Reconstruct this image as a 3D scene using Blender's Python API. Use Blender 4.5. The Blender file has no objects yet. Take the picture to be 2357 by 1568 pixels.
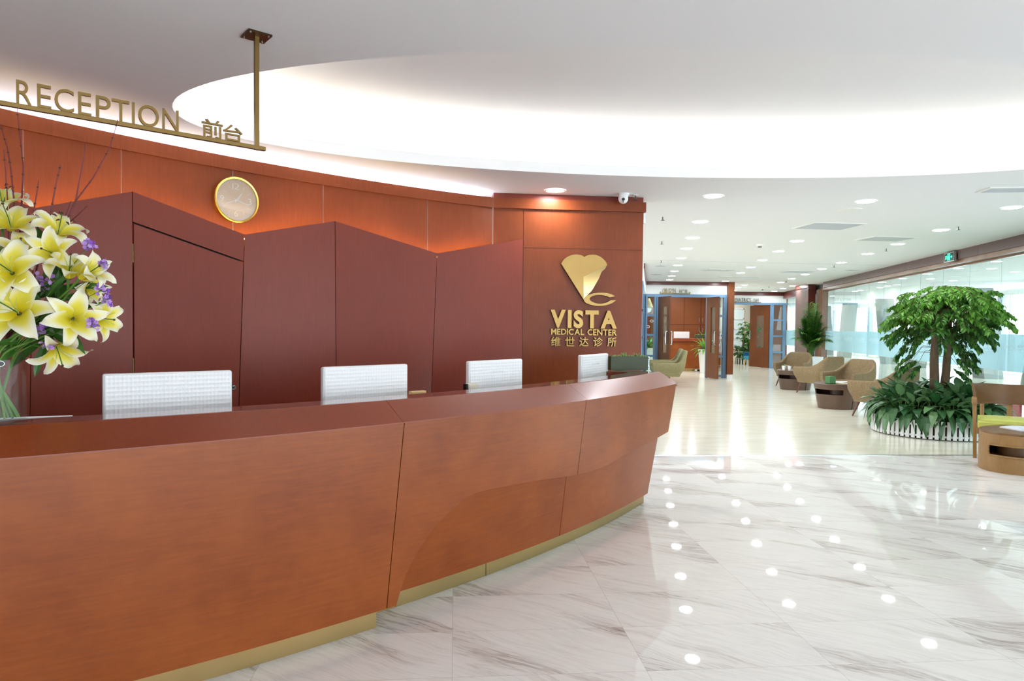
import bpy, bmesh, math, random
from mathutils import Vector, Matrix
PI = math.pi
C = bpy.context.scene.collection
sc = bpy.context.scene
H = 2.683            # ceiling height
# light levels
WORLD = 2.1
EXPO = 1.78
LED_WARM = 17
LED_COOL = 55
LED_COVE = 4.4
LAMP = 52
BACKX = 0.5
# ---------------------------------------------------------------- camera
cam_d = bpy.data.cameras.new('camera'); cam = bpy.data.objects.new('camera', cam_d); C.objects.link(cam)
cam_d.sensor_width = 36.0; cam_d.lens = 36.0 * 1571.0 / 2357.0; cam_d.shift_y = 15.0 / 2357.0
cam_d.clip_start = 0.05; cam_d.clip_end = 300
_th = math.atan(.0307); _ro = .0100
_f = Vector((0, math.cos(_th), -math.sin(_th))); _u = Vector((0, math.sin(_th), math.cos(_th))); _r = Vector((1, 0, 0))
_R = _r * math.cos(_ro) + _u * math.sin(_ro); _U = _u * math.cos(_ro) - _r * math.sin(_ro)
cam.matrix_world = Matrix(((_R.x, _U.x, -_f.x, 0), (_R.y, _U.y, -_f.y, 0), (_R.z, _U.z, -_f.z, 1.40), (0, 0, 0, 1)))
sc.camera = cam
# ---------------------------------------------------------------- world, exposure
W = bpy.data.worlds.new('daylight'); sc.world = W; W.use_nodes = True
_bg = W.node_tree.nodes['Background']; _bg.inputs['Color'].default_value = (.86, .93, 1.0, 1); _bg.inputs['Strength'].default_value = WORLD
sc.view_settings.view_transform = 'Standard'; sc.view_settings.look = 'None'; sc.view_settings.gamma = 1.0
sc.view_settings.use_curve_mapping = False; sc.view_settings.exposure = EXPO
sc.cycles.use_denoising = True; sc.cycles.use_adaptive_sampling = True; sc.cycles.adaptive_threshold = .025; sc.cycles.max_bounces = 7; sc.cycles.diffuse_bounces = 4; sc.cycles.glossy_bounces = 4
sc.cycles.transparent_max_bounces = 12; sc.cycles.transmission_bounces = 6; sc.cycles.sample_clamp_indirect = 6.0
sc.cycles.caustics_reflective = False; sc.cycles.caustics_refractive = False
# measured plan of the place (metres; camera above the origin, y into the picture)
D = {'c_box': [(0.889, 1.734), (1.213, 1.739), (0.891, 1.605), (1.215, 1.609)],
 'c_pts': [(1.203, 1.704), (1.162, 1.724), (1.102, 1.735), (1.022, 1.734), (0.949, 1.718), (0.906, 1.692), (0.89, 1.663), (0.91, 1.636), (0.964, 1.615), (1.037, 1.606),
           (1.117, 1.615), (1.177, 1.637), (1.214, 1.664), (1.156, 1.663), (1.123, 1.642), (1.07, 1.629), (1.017, 1.631), (0.97, 1.647), (0.947, 1.672), (0.963, 1.695),
           (1.002, 1.71), (1.055, 1.714), (1.109, 1.706), (1.149, 1.691)],
 'cam_dome': (1.047, 6.921, 2.683),
 'clock': (-2.068, 5.116, 2.317),
 'clock_size': 0,
 'col': [(8.66, 20.674), (8.566, 19.78), (8.738, 19.67), (8.912, 19.439)],
 'crown_top': [145.73, 134.82, 120.41],
 'door_bot_r': (-2.007, 5.003, 0.76),
 'door_lock': (-2.032, 4.964, 0.933),
 'door_n': (-0.841, 0.541, 0.0),
 'door_top': [(-2.42, 4.359, 2.04), (-1.981, 5.041, 1.859)],
 'end_up': [(-28.925, 0.945), (-29.96, 0.587)],
 'exit': [(7.3, 11.222, 2.666), (7.235, 10.866, 2.664), (7.299, 11.212, 2.514), (7.241, 10.9, 2.513)],
 'exx': [(5.566, 11.03, -0.004)],
 'glass_line': [(7.945, 14.736), (7.082, 10.031)],
 'joint1': [(-47.106, 0.948), (-47.593, 0.076)],
 'joint2': [(-38.469, 0.955), (-38.918, 0.503)],
 'leaves': [((-1.701, 2.501, 1.685), (-1.749, 2.461, 1.665)), ((-1.715, 2.501, 1.559), (-1.609, 2.461, 1.619)), ((-1.653, 2.501, 1.464), (-1.635, 2.461, 1.557)),
            ((-1.847, 2.501, 1.223), (-1.722, 2.461, 1.321)), ((-1.71, 2.501, 1.32), (-1.72, 2.461, 1.227)), ((-1.669, 2.501, 1.432), (-1.565, 2.461, 1.323)),
            ((-1.782, 2.501, 1.304), (-1.69, 2.461, 1.353)), ((-1.737, 2.501, 1.748), (-1.664, 2.461, 1.619)), ((-1.607, 2.501, 1.306), (-1.659, 2.461, 1.369)),
            ((-1.877, 2.501, 1.335), (-1.815, 2.461, 1.414)), ((-1.777, 2.501, 1.685), (-1.781, 2.461, 1.618)), ((-1.612, 2.501, 1.591), (-1.664, 2.461, 1.556)),
            ((-1.734, 2.501, 1.304), (-1.784, 2.461, 1.321)), ((-1.756, 2.501, 1.479), (-1.689, 2.461, 1.431))],
 'lights': [(0.392, 6.47), (1.941, 6.671), (2.261, 8.289), (2.555, 9.764), (2.808, 11.089), (3.104, 12.617), (3.386, 14.054), (3.67, 15.538), (3.935, 16.928),
            (4.192, 18.271), (3.522, 6.866), (4.147, 10.014), (4.394, 11.334), (4.676, 12.833), (4.986, 14.341), (5.264, 15.814), (5.801, 18.63), (5.171, 7.132),
            (5.47, 8.771), (5.75, 10.243), (6.007, 11.595), (6.297, 13.124), (6.58, 14.564), (6.858, 16.057), (7.126, 17.469), (7.395, 18.872), (6.844, 20.173),
            (7.091, 21.51), (7.463, 23.02), (8.356, 20.412), (8.615, 21.8), (8.915, 23.279)],
 'lily': {'a': (-1.791, 2.451, 1.725),
          'b': (-1.659, 2.491, 1.708),
          'c': (-1.634, 2.441, 1.64),
          'd': (-1.734, 2.371, 1.566),
          'e': (-1.752, 2.451, 1.632),
          'f': (-1.573, 2.421, 1.555),
          'g': (-1.525, 2.411, 1.553),
          'h': (-1.697, 2.351, 1.426),
          'i': (-1.551, 2.411, 1.409),
          'j': (-1.517, 2.491, 1.413),
          'k': (-1.656, 2.471, 1.322),
          'l': (-1.588, 2.531, 1.53),
          'm': (-1.786, 2.371, 1.436),
          'n': (-1.87, 2.511, 1.812)},
 'logo_c': [(1.076, 1.671), (0.894, 1.663)],
 'logo_facet': [(1.118, 2.007), (1.098, 1.97), (1.066, 1.941), (1.04, 1.878), (1.007, 1.819), (0.968, 1.754), (0.923, 1.708), (0.89, 1.663), (0.884, 1.889)],
 'logo_gold': [(1.118, 2.007), (1.099, 1.964), (1.066, 1.931), (1.029, 1.925), (1.028, 1.963)],
 'logo_heart': [(0.661, 2.011), (0.681, 2.046), (0.713, 2.075), (0.752, 2.094), (0.798, 2.104), (0.838, 2.102), (0.871, 2.094), (0.891, 2.083), (0.913, 2.095),
                (0.95, 2.104), (1.003, 2.104), (1.05, 2.086), (1.084, 2.061), (1.111, 2.029), (1.118, 2.007), (0.884, 1.889), (0.89, 1.663)],
 'logo_wall': [(-0.187, 6.587), (1.296, 6.758)],
 'low_end': [(-30.73, 0.552), (-30.441, 0.099)],
 'low_joint': [(-39.177, 0.483), (-38.876, 0.082)],
 'lw_seams': [(0.29, 2.524), (0.294, 2.164), (1.478, 2.156), (1.485, 2.526), (1.479, 1.105)],
 'medical': [(0.57, 1.379), (1.228, 1.376), (0.571, 1.321), (1.229, 1.315)],
 'monitors': [((-1.517, 3.032), 37.49), ((-0.776, 3.669), 43.91), ((-0.095, 4.404), 50.5), ((0.673, 5.497), 59.29)],
 'panel_low': [(-47.276, 0.086), (-46.882, 0.246), (-46.113, 0.4), (-45.333, 0.485), (-44.441, 0.543), (-43.306, 0.547), (-41.402, 0.534), (-38.918, 0.503),
               (-36.844, 0.503), (-34.882, 0.54), (-29.96, 0.587)],
 'planter': [(0.835, 5.768, 1.04), (1.049, 5.632, 1.04)],
 'rail': [(-1.856, 2.487, 2.18), (-1.13, 3.098, 2.18)],
 'sign_letters': {'C': [(0.165, 2.274), (0.227, 2.198)],
                  'E': [(0.111, 2.283), (0.155, 2.199)],
                  'E2': [(0.24, 2.281), (0.284, 2.197)],
                  'I': [(0.424, 2.28), (0.434, 2.192)],
                  'N': [(0.535, 2.279), (0.597, 2.193)],
                  'O': [(0.447, 2.272), (0.522, 2.197)],
                  'P': [(0.299, 2.279), (0.35, 2.201)],
                  'R': [(0.048, 2.283), (0.096, 2.195)],
                  'T': [(0.354, 2.28), (0.415, 2.2)],
                  'q': [(0.689, 2.27), (0.774, 2.196)],
                  't': [(0.777, 2.269), (0.858, 2.195)]},
 'sign_post': (-1.166, 3.097),
 'slot': [(5.137, 17.101), (5.103, 16.936), (6.167, 17.073), (6.232, 17.297)],
 'smoke': [(3.764, 10.45), (8.002, 21.911)],
 'speaker': [(3.607, 7.355)],
 'sprinklers': [(1.184, 6.663), (1.723, 7.913), (2.208, 10.17), (2.821, 13.025), (5.466, 8.425), (5.868, 10.774), (6.418, 13.677), (7.282, 18.205), (7.753, 20.685),
                (6.631, 23.724)],
 'statice': [(-1.675, 2.431, 1.539), (-1.504, 2.431, 1.676), (-1.451, 2.431, 1.6), (-1.464, 2.431, 1.522), (-1.442, 2.431, 1.483), (-1.477, 2.401, 1.391),
             (-1.564, 2.401, 1.428), (-1.707, 2.401, 1.381), (-1.631, 2.401, 1.316), (-1.667, 2.401, 1.375)],
 'stem_dir': [(-1.824, 2.471, 1.26), (-1.8, 2.471, 1.26), (-1.777, 2.471, 1.261), (-1.855, 2.471, 1.26), (-1.842, 2.471, 1.043), (-1.819, 2.471, 1.044),
              (-1.787, 2.471, 1.044)],
 'tiles': [(1.182, 4.839), (2.03, 4.32), (1.481, 3.67), (1.94, 3.243), (1.232, 4.023), (0.585, 3.15)],
 'top_joints': [-47.156, -38.38, -28.768],
 'twig_fork': [(-1.652, 2.591, 1.855), (-1.62, 2.591, 2.018), (-1.611, 2.591, 2.08)],
 'twigs': [[(-1.835, 2.491, 1.83), (-1.846, 2.491, 2.021)], [(-1.826, 2.511, 1.834), (-1.836, 2.511, 1.951), (-1.848, 2.511, 2.031), (-1.874, 2.511, 2.12)],
           [(-1.813, 2.531, 1.83), (-1.805, 2.531, 1.968), (-1.814, 2.531, 2.062), (-1.826, 2.531, 2.182)], [(-1.786, 2.551, 1.79), (-1.762, 2.551, 1.925)],
           [(-1.736, 2.571, 1.794), (-1.71, 2.571, 1.925), (-1.694, 2.571, 1.987)],
           [(-1.694, 2.591, 1.767), (-1.652, 2.591, 1.855), (-1.585, 2.591, 1.944), (-1.522, 2.591, 2.055), (-1.49, 2.591, 2.16)],
           [(-1.709, 2.611, 1.788), (-1.683, 2.611, 1.858)], [(-1.721, 2.631, 1.762), (-1.633, 2.631, 1.844)]],
 'vase': (-1.871, 2.471, 1.04),
 'vent_r': [(4.398, 6.339), (4.285, 6.119), (4.481, 6.034), (4.69, 6.314)],
 'vents': [[(3.54, 8.744), (3.605, 8.19), (4.295, 8.289), (4.2, 8.787)], [(4.873, 9.803), (4.943, 9.371), (5.59, 9.444), (5.549, 9.904)],
           [(4.197, 15.243), (4.216, 14.761), (4.85, 14.899), (4.855, 15.344)], [(6.029, 15.524), (6.021, 15.02), (6.681, 15.118), (6.697, 15.534)],
           [(2.982, 14.333), (3.027, 14.171), (3.171, 14.233), (3.128, 14.395)], [(3.385, 16.675), (3.42, 16.458), (3.577, 16.543), (3.564, 16.759)],
           [(7.257, 14.913), (7.243, 14.74), (7.476, 14.798), (7.485, 14.974)]],
 'vista': [(0.562, 1.564), (1.225, 1.559), (0.564, 1.388), (1.228, 1.383)],
 'wall_seams': [144.946, 141.317, 136.295, 131.445, 124.923],
 'zhs': [(0.571, 1.301), (0.665, 1.211), (0.72, 1.303), (0.855, 1.304), (0.995, 1.298), (1.132, 1.295), (1.228, 1.204)],
 'zig': [((-2.95, 3.611, 2.166), (-2.965, 3.589, 0.0)), ((-2.815, 4.031, 2.065), (-2.848, 3.984, 0.0)), ((-2.419, 4.36, 2.23), (-2.422, 4.357, 0.0)),
         ((-1.977, 5.048, 2.054), (-2.029, 4.994, 0.0)), ((-1.41, 5.426, 2.216), (-1.391, 5.443, 0.0)), ((-0.681, 6.151, 2.047), (-0.746, 6.106, 0.0)),
         ((0.097, 6.62, 2.239), (0.1, 6.62, 0.0))]}
# ---------------------------------------------------------------- helpers
def lin(c):
    out = []
    for v in c[:3]:
        v /= 255.0
        out.append(v / 12.92 if v <= .04045 else ((v + .055) / 1.055) ** 2.4)
    return (*out, 1.0)
class NT:
    def __init__(s, name):
        s.m = bpy.data.materials.new(name); s.m.use_nodes = True; s.t = s.m.node_tree; s.n = s.t.nodes; s.l = s.t.links
        s.p = s.n['Principled BSDF']; s.out = s.n['Material Output']
    def add(s, ty, **kw):
        nd = s.n.new(ty)
        for k, v in kw.items():
            if k in ('op',): nd.operation = v
            else: setattr(nd, k, v)
        return nd
    def set(s, nd, **kw):
        for k, v in kw.items(): nd.inputs[k.replace('_', ' ')].default_value = v
        return nd
    def link(s, a, b): s.l.new(a, b)
    def coord(s, scale=(1, 1, 1), rot=(0, 0, 0), which='Object'):
        tc = s.n.new('ShaderNodeTexCoord'); mp = s.n.new('ShaderNodeMapping')
        mp.inputs['Scale'].default_value = scale; mp.inputs['Rotation'].default_value = rot
        s.link(tc.outputs[which], mp.inputs['Vector']); return mp.outputs['Vector']
    def noise(s, vec, scale, detail=3, rough=.5, dist=0):
        n = s.n.new('ShaderNodeTexNoise'); n.inputs['Scale'].default_value = scale; n.inputs['Detail'].default_value = detail
        n.inputs['Roughness'].default_value = rough; n.inputs['Distortion'].default_value = dist
        if vec is not None: s.link(vec, n.inputs['Vector'])
        return n.outputs['Fac']
    def ramp(s, fac, stops):
        r = s.n.new('ShaderNodeValToRGB'); e = r.color_ramp.elements
        while len(e) < len(stops): e.new(.5)
        for el, (p, c) in zip(e, stops): el.position = p; el.color = c
        s.link(fac, r.inputs['Fac']); return r.outputs['Color']
    def mix(s, fac, a, b, mode='MIX'):
        m = s.n.new('ShaderNodeMix'); m.data_type = 'RGBA'; m.blend_type = mode
        for sock, v in ((m.inputs[0], fac), (m.inputs[6], a), (m.inputs[7], b)):
            if hasattr(v, 'is_output'): s.link(v, sock)
            else: sock.default_value = v
        return m.outputs[2]
    def math(s, op, a, b=None):
        m = s.n.new('ShaderNodeMath'); m.operation = op
        for i, v in enumerate((a, b)):
            if v is None: continue
            if hasattr(v, 'is_output'): s.link(v, m.inputs[i])
            else: m.inputs[i].default_value = v
        return m.outputs[0]
    def bump(s, fac, strength, dist=.002):
        b = s.n.new('ShaderNodeBump'); b.inputs['Strength'].default_value = strength; b.inputs['Distance'].default_value = dist
        s.link(fac, b.inputs['Height']); s.link(b.outputs['Normal'], s.p.inputs['Normal'])
def mat(name, col, rough=.5, metal=0, spec=.5, noise=None, coat=0, emit=None, sub=0, trans=0, bump=None, stretch=(1, 1, 1)):
    t = NT(name); p = t.p
    p.inputs['Base Color'].default_value = lin(col); p.inputs['Roughness'].default_value = rough; p.inputs['Metallic'].default_value = metal
    p.inputs['Specular IOR Level'].default_value = spec; p.inputs['Coat Weight'].default_value = coat; p.inputs['Coat Roughness'].default_value = .12
    v = None
    if noise:
        sc_, col2 = noise; v = t.coord(stretch); f = t.noise(v, sc_, 4)
        t.link(t.ramp(f, [(.3, lin(col)), (.7, lin(col2))]), p.inputs['Base Color'])
    if bump:
        v = v or t.coord(stretch); t.bump(t.noise(v, bump[0], 3), bump[1], bump[2] if len(bump) > 2 else .002)
    if emit: p.inputs['Emission Color'].default_value = lin(emit[0]); p.inputs['Emission Strength'].default_value = emit[1]
    return t.m
def wood(name, c1, c2, rough, grain=(1, 1, 14), gs=6, mott=1.6, spec=.5, coat=.0, c3=None, bmp=.06):
    t = NT(name); v = t.coord(); vg = t.coord(grain)
    m = t.noise(v, mott, 5, .6); g = t.noise(vg, gs, 5, .65)
    f = t.math('ADD', t.math('MULTIPLY', m, .65), t.math('MULTIPLY', g, .35))
    st = [(.34, lin(c1)), (.66, lin(c2))]
    if c3: st = [(.3, lin(c1)), (.5, lin(c2)), (.7, lin(c3))]
    t.link(t.ramp(f, st), t.p.inputs['Base Color'])
    t.p.inputs['Roughness'].default_value = rough; t.p.inputs['Specular IOR Level'].default_value = spec
    t.p.inputs['Coat Weight'].default_value = coat; t.p.inputs['Coat Roughness'].default_value = .15
    t.bump(g, bmp, .001); return t.m
def emis(name, col, s):
    t = NT(name); e = t.add('ShaderNodeEmission'); e.inputs['Color'].default_value = lin(col); e.inputs['Strength'].default_value = s
    t.link(e.outputs[0], t.out.inputs['Surface']); return t.m
def glass(name, tint=(235, 245, 245), refl=1.0, rough=0.0, milk=None):
    t = NT(name); tr = t.add('ShaderNodeBsdfTransparent'); tr.inputs['Color'].default_value = lin(tint)
    gl = t.add('ShaderNodeBsdfGlossy'); gl.inputs['Roughness'].default_value = rough
    fr = t.add('ShaderNodeFresnel'); ge = t.add('ShaderNodeNewGeometry'); t.link(t.math('SUBTRACT', 1.5, t.math('MULTIPLY', ge.outputs['Backfacing'], 1.5 - 1 / 1.5)), fr.inputs['IOR'])
    mx = t.add('ShaderNodeMixShader'); t.link(t.math('MULTIPLY', fr.outputs[0], refl), mx.inputs['Fac'])
    base = tr.outputs[0]
    if milk:
        df = t.add('ShaderNodeBsdfDiffuse'); df.inputs['Color'].default_value = lin(milk[0])
        tl = t.add('ShaderNodeBsdfTranslucent'); tl.inputs['Color'].default_value = lin(milk[0])
        m2 = t.add('ShaderNodeMixShader'); m2.inputs['Fac'].default_value = .5; t.link(df.outputs[0], m2.inputs[1]); t.link(tl.outputs[0], m2.inputs[2])
        m3 = t.add('ShaderNodeMixShader'); m3.inputs['Fac'].default_value = milk[1]; t.link(base, m3.inputs[1]); t.link(m2.outputs[0], m3.inputs[2]); base = m3.outputs[0]
    t.link(base, mx.inputs[1]); t.link(gl.outputs[0], mx.inputs[2]); t.link(mx.outputs[0], t.out.inputs['Surface']); return t.m
def leafmat(name, c1, c2, rough=.4, trans=.25, attr=False):
    t = NT(name)
    if attr:
        a = t.add('ShaderNodeAttribute', attribute_name='rnd'); f = a.outputs['Fac']
    else: f = t.noise(t.coord(), 14, 2)
    col = t.ramp(f, [(.2, lin(c1)), (.85, lin(c2))]); t.link(col, t.p.inputs['Base Color']); t.p.inputs['Roughness'].default_value = rough
    tl = t.add('ShaderNodeBsdfTranslucent'); t.link(col, tl.inputs['Color'])
    mx = t.add('ShaderNodeMixShader'); mx.inputs['Fac'].default_value = trans
    t.link(t.p.outputs[0], mx.inputs[1]); t.link(tl.outputs[0], mx.inputs[2]); t.link(mx.outputs[0], t.out.inputs['Surface']); return t.m

class MB:
    def __init__(s): s.v = []; s.f = []; s.mi = []; s.col = []
    def face(s, idx, m=0): s.f.append(tuple(idx)); s.mi.append(m)
    def add(s, vs, fs, m=0):
        o = len(s.v); s.v += [tuple(v) for v in vs]
        for f in fs: s.face([o + i for i in f], m)
    def box(s, x0, x1, y0, y1, z0, z1, m=0): s.obox(((x0 + x1) / 2, (y0 + y1) / 2, (z0 + z1) / 2), ((x1 - x0) / 2, 0, 0), (0, (y1 - y0) / 2, 0), (0, 0, (z1 - z0) / 2), m)
    def obox(s, c, a, b, d, m=0):
        c, a, b, d = map(Vector, (c, a, b, d)); vs = [c + a * i + b * j + d * k for k in (-1, 1) for j in (-1, 1) for i in (-1, 1)]
        s.add(vs, [(0, 2, 3, 1), (4, 5, 7, 6), (0, 1, 5, 4), (2, 6, 7, 3), (0, 4, 6, 2), (1, 3, 7, 5)], m)
    def wall(s, p, q, t, z0, z1, m=0, side=0):
        """vertical slab from plan point p to q, thickness t; side 0 centred, +1 to the left of p->q, -1 right"""
        p = Vector((p[0], p[1], 0)); q = Vector((q[0], q[1], 0)); e = (q - p); n = Vector((-e.y, e.x, 0)).normalized()
        c = (p + q) / 2 + n * (side * t / 2) + Vector((0, 0, (z0 + z1) / 2)); s.obox(c, e / 2, n * (t / 2), (0, 0, (z1 - z0) / 2), m)
    def prism(s, pts, off, m=0):
        o = Vector(off); n = len(pts); a = [Vector(p) for p in pts]; s.add(a + [p + o for p in a], [tuple(range(n)), tuple(range(2 * n - 1, n - 1, -1))] + [(i, n + i, n + (i + 1) % n, (i + 1) % n)[::-1] for i in range(n)], m)
    def tube(s, path, rad, n=8, m=0, cap=True):
        P = [Vector(p) for p in path]; R = rad if isinstance(rad, (list, tuple)) else [rad] * len(P); rings = []
        up = Vector((0, 0, 1)); prev = None
        for i, p in enumerate(P):
            t = (P[min(i + 1, len(P) - 1)] - P[max(i - 1, 0)]).normalized()
            if prev is None:
                a = t.cross(up)
                if a.length < 1e-3: a = t.cross(Vector((1, 0, 0)))
                a.normalize()
            else: a = (prev - t * prev.dot(t)).normalized()
            prev = a; b = t.cross(a); o = len(s.v)
            for k in range(n): s.v.append(tuple(p + (a * math.cos(2 * PI * k / n) + b * math.sin(2 * PI * k / n)) * R[i]))
            rings.append(o)
        for o, q in zip(rings, rings[1:]):
            for k in range(n): s.face((o + k, o + (k + 1) % n, q + (k + 1) % n, q + k), m)
        if cap: s.face([rings[0] + k for k in range(n)][::-1], m); s.face([rings[-1] + k for k in range(n)], m)
    def lathe(s, prof, n=32, c=(0, 0, 0), m=0, sx=1, sy=1, cap=True):
        rings = []
        for r, z in prof:
            o = len(s.v)
            for k in range(n): s.v.append((c[0] + r * sx * math.cos(2 * PI * k / n), c[1] + r * sy * math.sin(2 * PI * k / n), c[2] + z))
            rings.append(o)
        for o, q in zip(rings, rings[1:]):
            for k in range(n): s.face((o + k, o + (k + 1) % n, q + (k + 1) % n, q + k), m)
        if cap: s.face([rings[0] + k for k in range(n)][::-1], m); s.face([rings[-1] + k for k in range(n)], m)
    def grid(s, fn, nu, nv, m=0, closed=False):
        o = len(s.v)
        for i in range(nu + 1):
            for j in range(nv + 1): s.v.append(tuple(fn(i / nu, j / nv)))
        for i in range(nu):
            for j in range(nv):
                a = o + i * (nv + 1) + j; s.face((a, a + nv + 1, a + nv + 2, a + 1), m)
    def build(s, name, mats, parent=None, smooth=False, bevel=0, seg=2, solid=0, subd=0, col=None, angle=35):
        me = bpy.data.meshes.new(name); me.from_pydata(s.v, [], s.f); me.update()
        for mm in (mats if isinstance(mats, (list, tuple)) else [mats]): me.materials.append(mm)
        if any(s.mi): me.polygons.foreach_set('material_index', s.mi)
        b = bmesh.new(); b.from_mesh(me); bmesh.ops.remove_doubles(b, verts=b.verts, dist=1e-6) if not s.col else None
        if solid == 0: bmesh.ops.recalc_face_normals(b, faces=b.faces)
        b.to_mesh(me); b.free()
        if s.col:
            at = me.attributes.new('rnd', 'FLOAT', 'POINT'); at.data.foreach_set('value', s.col)
        o = bpy.data.objects.new(name, me); C.objects.link(o)
        if parent is not None: o.parent = parent
        if solid: md = o.modifiers.new('solid', 'SOLIDIFY'); md.thickness = abs(solid); md.offset = -1 if solid > 0 else 1
        if bevel: md = o.modifiers.new('bevel', 'BEVEL'); md.width = bevel; md.segments = seg; md.limit_method = 'ANGLE'; md.angle_limit = .6
        if subd: md = o.modifiers.new('sub', 'SUBSURF'); md.levels = subd; md.render_levels = subd
        if smooth:
            me.polygons.foreach_set('use_smooth', [True] * len(me.polygons))
            if angle: 
                try: me.set_sharp_from_angle(angle=math.radians(angle))
                except Exception: pass
        return o
def thing(name, label, cat, loc=(0, 0, 0), rz=0, group=None, kind=None):
    o = bpy.data.objects.new(name, None); C.objects.link(o); o.location = loc; o.rotation_euler = (0, 0, rz); o.empty_display_size = .1
    o['label'] = label; o['category'] = cat
    if group: o['group'] = group
    if kind: o['kind'] = kind
    return o
def tag(o, label, cat, group=None, kind=None):
    o['label'] = label; o['category'] = cat
    if group: o['group'] = group
    if kind: o['kind'] = kind
    return o
def struct(o, label=None):
    o['kind'] = 'structure'
    if label: o['label'] = label
    return o
def sthing(name):
    o = bpy.data.objects.new(name, None); C.objects.link(o); o['kind'] = 'structure'; return o
def dup(root, loc=None, rz=None, label=None, group=None):
    r = root.copy(); C.objects.link(r)
    if loc is not None: r.location = loc
    if rz is not None: r.rotation_euler = (0, 0, rz)
    if label: r['label'] = label
    if group: r['group'] = group
    for ch in list(root.children):
        c = ch.copy(); C.objects.link(c); c.parent = r
        for g in list(ch.children):
            d = g.copy(); C.objects.link(d); d.parent = c
    return r
ORD = ['first', 'second', 'third', 'fourth', 'fifth', 'sixth', 'seventh', 'eighth', 'ninth', 'tenth', 'eleventh', 'twelfth', 'thirteenth', 'fourteenth', 'fifteenth', 'sixteenth']
_txt = {}
def glyph(ch, weight=0.0):
    """outline of one character as a flat filled mesh (verts2d, faces, width box)"""
    key = (ch, weight)
    if key in _txt: return _txt[key]
    cu = bpy.data.curves.new('t', 'FONT'); cu.body = ch; cu.size = 1.0; cu.offset = weight; cu.resolution_u = 5; cu.fill_mode = 'FRONT'
    ob = bpy.data.objects.new('t', cu); C.objects.link(ob); bpy.context.view_layer.update()
    me = bpy.data.meshes.new_from_object(ob.evaluated_get(bpy.context.evaluated_depsgraph_get()))
    vs = [(v.co.x, v.co.y) for v in me.vertices]; fs = [tuple(p.vertices) for p in me.polygons]
    bpy.data.objects.remove(ob); bpy.data.curves.remove(cu); bpy.data.meshes.remove(me)
    _txt[key] = (vs, fs); return _txt[key]
def glyph_mesh(mb, ch, x0, x1, y0, y1, org, ex, ey, en, depth, weight=0.0):
    """fit the character's own outline into [x0,x1]x[y0,y1] of the plane org+ex*x+ey*y, extruded by depth along en"""
    vs, fs = glyph(ch, weight)
    if not vs: return
    a0 = min(v[0] for v in vs); a1 = max(v[0] for v in vs); b0 = min(v[1] for v in vs); b1 = max(v[1] for v in vs)
    P = []
    for x, y in vs:
        X = x0 + (x - a0) / max(a1 - a0, 1e-6) * (x1 - x0); Y = y0 + (y - b0) / max(b1 - b0, 1e-6) * (y1 - y0); P.append(org + ex * X + ey * Y)
    b = bmesh.new(); bv = [b.verts.new(p) for p in P]
    for f in fs:
        try: b.faces.new([bv[i] for i in f])
        except Exception: pass
    bmesh.ops.remove_doubles(b, verts=b.verts, dist=1e-5)
    if depth:
        g = bmesh.ops.extrude_face_region(b, geom=list(b.faces)); vv = [e for e in g['geom'] if isinstance(e, bmesh.types.BMVert)]
        bmesh.ops.translate(b, verts=vv, vec=en * depth)
    b.verts.index_update(); mb.add([v.co.copy() for v in b.verts], [[v.index for v in f.verts] for f in b.faces]); b.free()
def line_text(mb, text, x0, x1, y0, y1, org, ex, ey, en, depth, weight=0.0, gap=.16, space=.5):
    """one run of text fitted into a box as one mesh"""
    ws = []
    for ch in text:
        if ch == ' ': ws.append(None); continue
        vs, _ = glyph(ch, weight); xs = [v[0] for v in vs]; ys = [v[1] for v in vs]; ws.append((max(xs) - min(xs), min(ys), max(ys)))
    capm = max(w[2] for w in ws if w); base = 0
    tot = sum((space if w is None else w[0] + gap * .5) for w in ws); k = (x1 - x0) / tot; x = x0
    for ch, w in zip(text, ws):
        if w is None: x += space * k; continue
        if ch in '-': glyph_mesh(mb, ch, x, x + w[0] * k, y0 + (y1 - y0) * w[1] / capm, y0 + (y1 - y0) * w[2] / capm, org, ex, ey, en, depth, weight)
        else: glyph_mesh(mb, ch, x, x + w[0] * k, y0, y1, org, ex, ey, en, depth, weight)
        x += (w[0] + gap * .5) * k
def V(*a): return Vector(a)
def pol(c, r, deg, z): a = math.radians(deg); return Vector((c[0] + r * math.cos(a), c[1] + r * math.sin(a), z))
rnd = random.Random(7)
# ---------------------------------------------------------------- materials
M = {}
M['cherry'] = wood('cherry_veneer', (120, 54, 14), (150, 78, 26), .34, mott=2.4, coat=.03, spec=.36, bmp=.02)
M['cherry_wall'] = wood('cherry_wall_veneer', (114, 52, 22), (132, 64, 30), .36, grain=(12, 12, 1), mott=1.6, coat=.0, spec=.22)
M['cherry_dark'] = wood('dark_cherry_veneer', (116, 44, 28), (128, 52, 34), .38, grain=(12, 12, 1), mott=1.2, coat=.0, spec=.3)
M['cherry_trim'] = wood('cherry_trim', (120, 46, 16), (138, 58, 22), .33, grain=(10, 10, 1), coat=.1, bmp=.01)
M['cherry_far'] = wood('far_cherry', (112, 58, 26), (126, 70, 34), .38, grain=(12, 12, 1), spec=.3)
M['cherry_fascia'] = wood('fascia_veneer', (96, 44, 38), (110, 52, 44), .3)
M['stonebrown'] = mat('brown_stone', (146, 112, 90), .25, noise=(3, (128, 94, 74)))
M['fascia_gray'] = mat('brown_fascia', (104, 80, 76), .35, noise=(2, (98, 74, 70)))
M['oak'] = wood('oiled_oak', (132, 96, 52), (152, 114, 66), .45, grain=(10, 10, 1.2), gs=7, mott=3, c3=(122, 84, 44))
M['oak_dark'] = wood('dark_oak_slab', (104, 72, 42), (126, 90, 54), .4, grain=(1.4, 1.4, 12), gs=5, mott=3)
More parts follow.
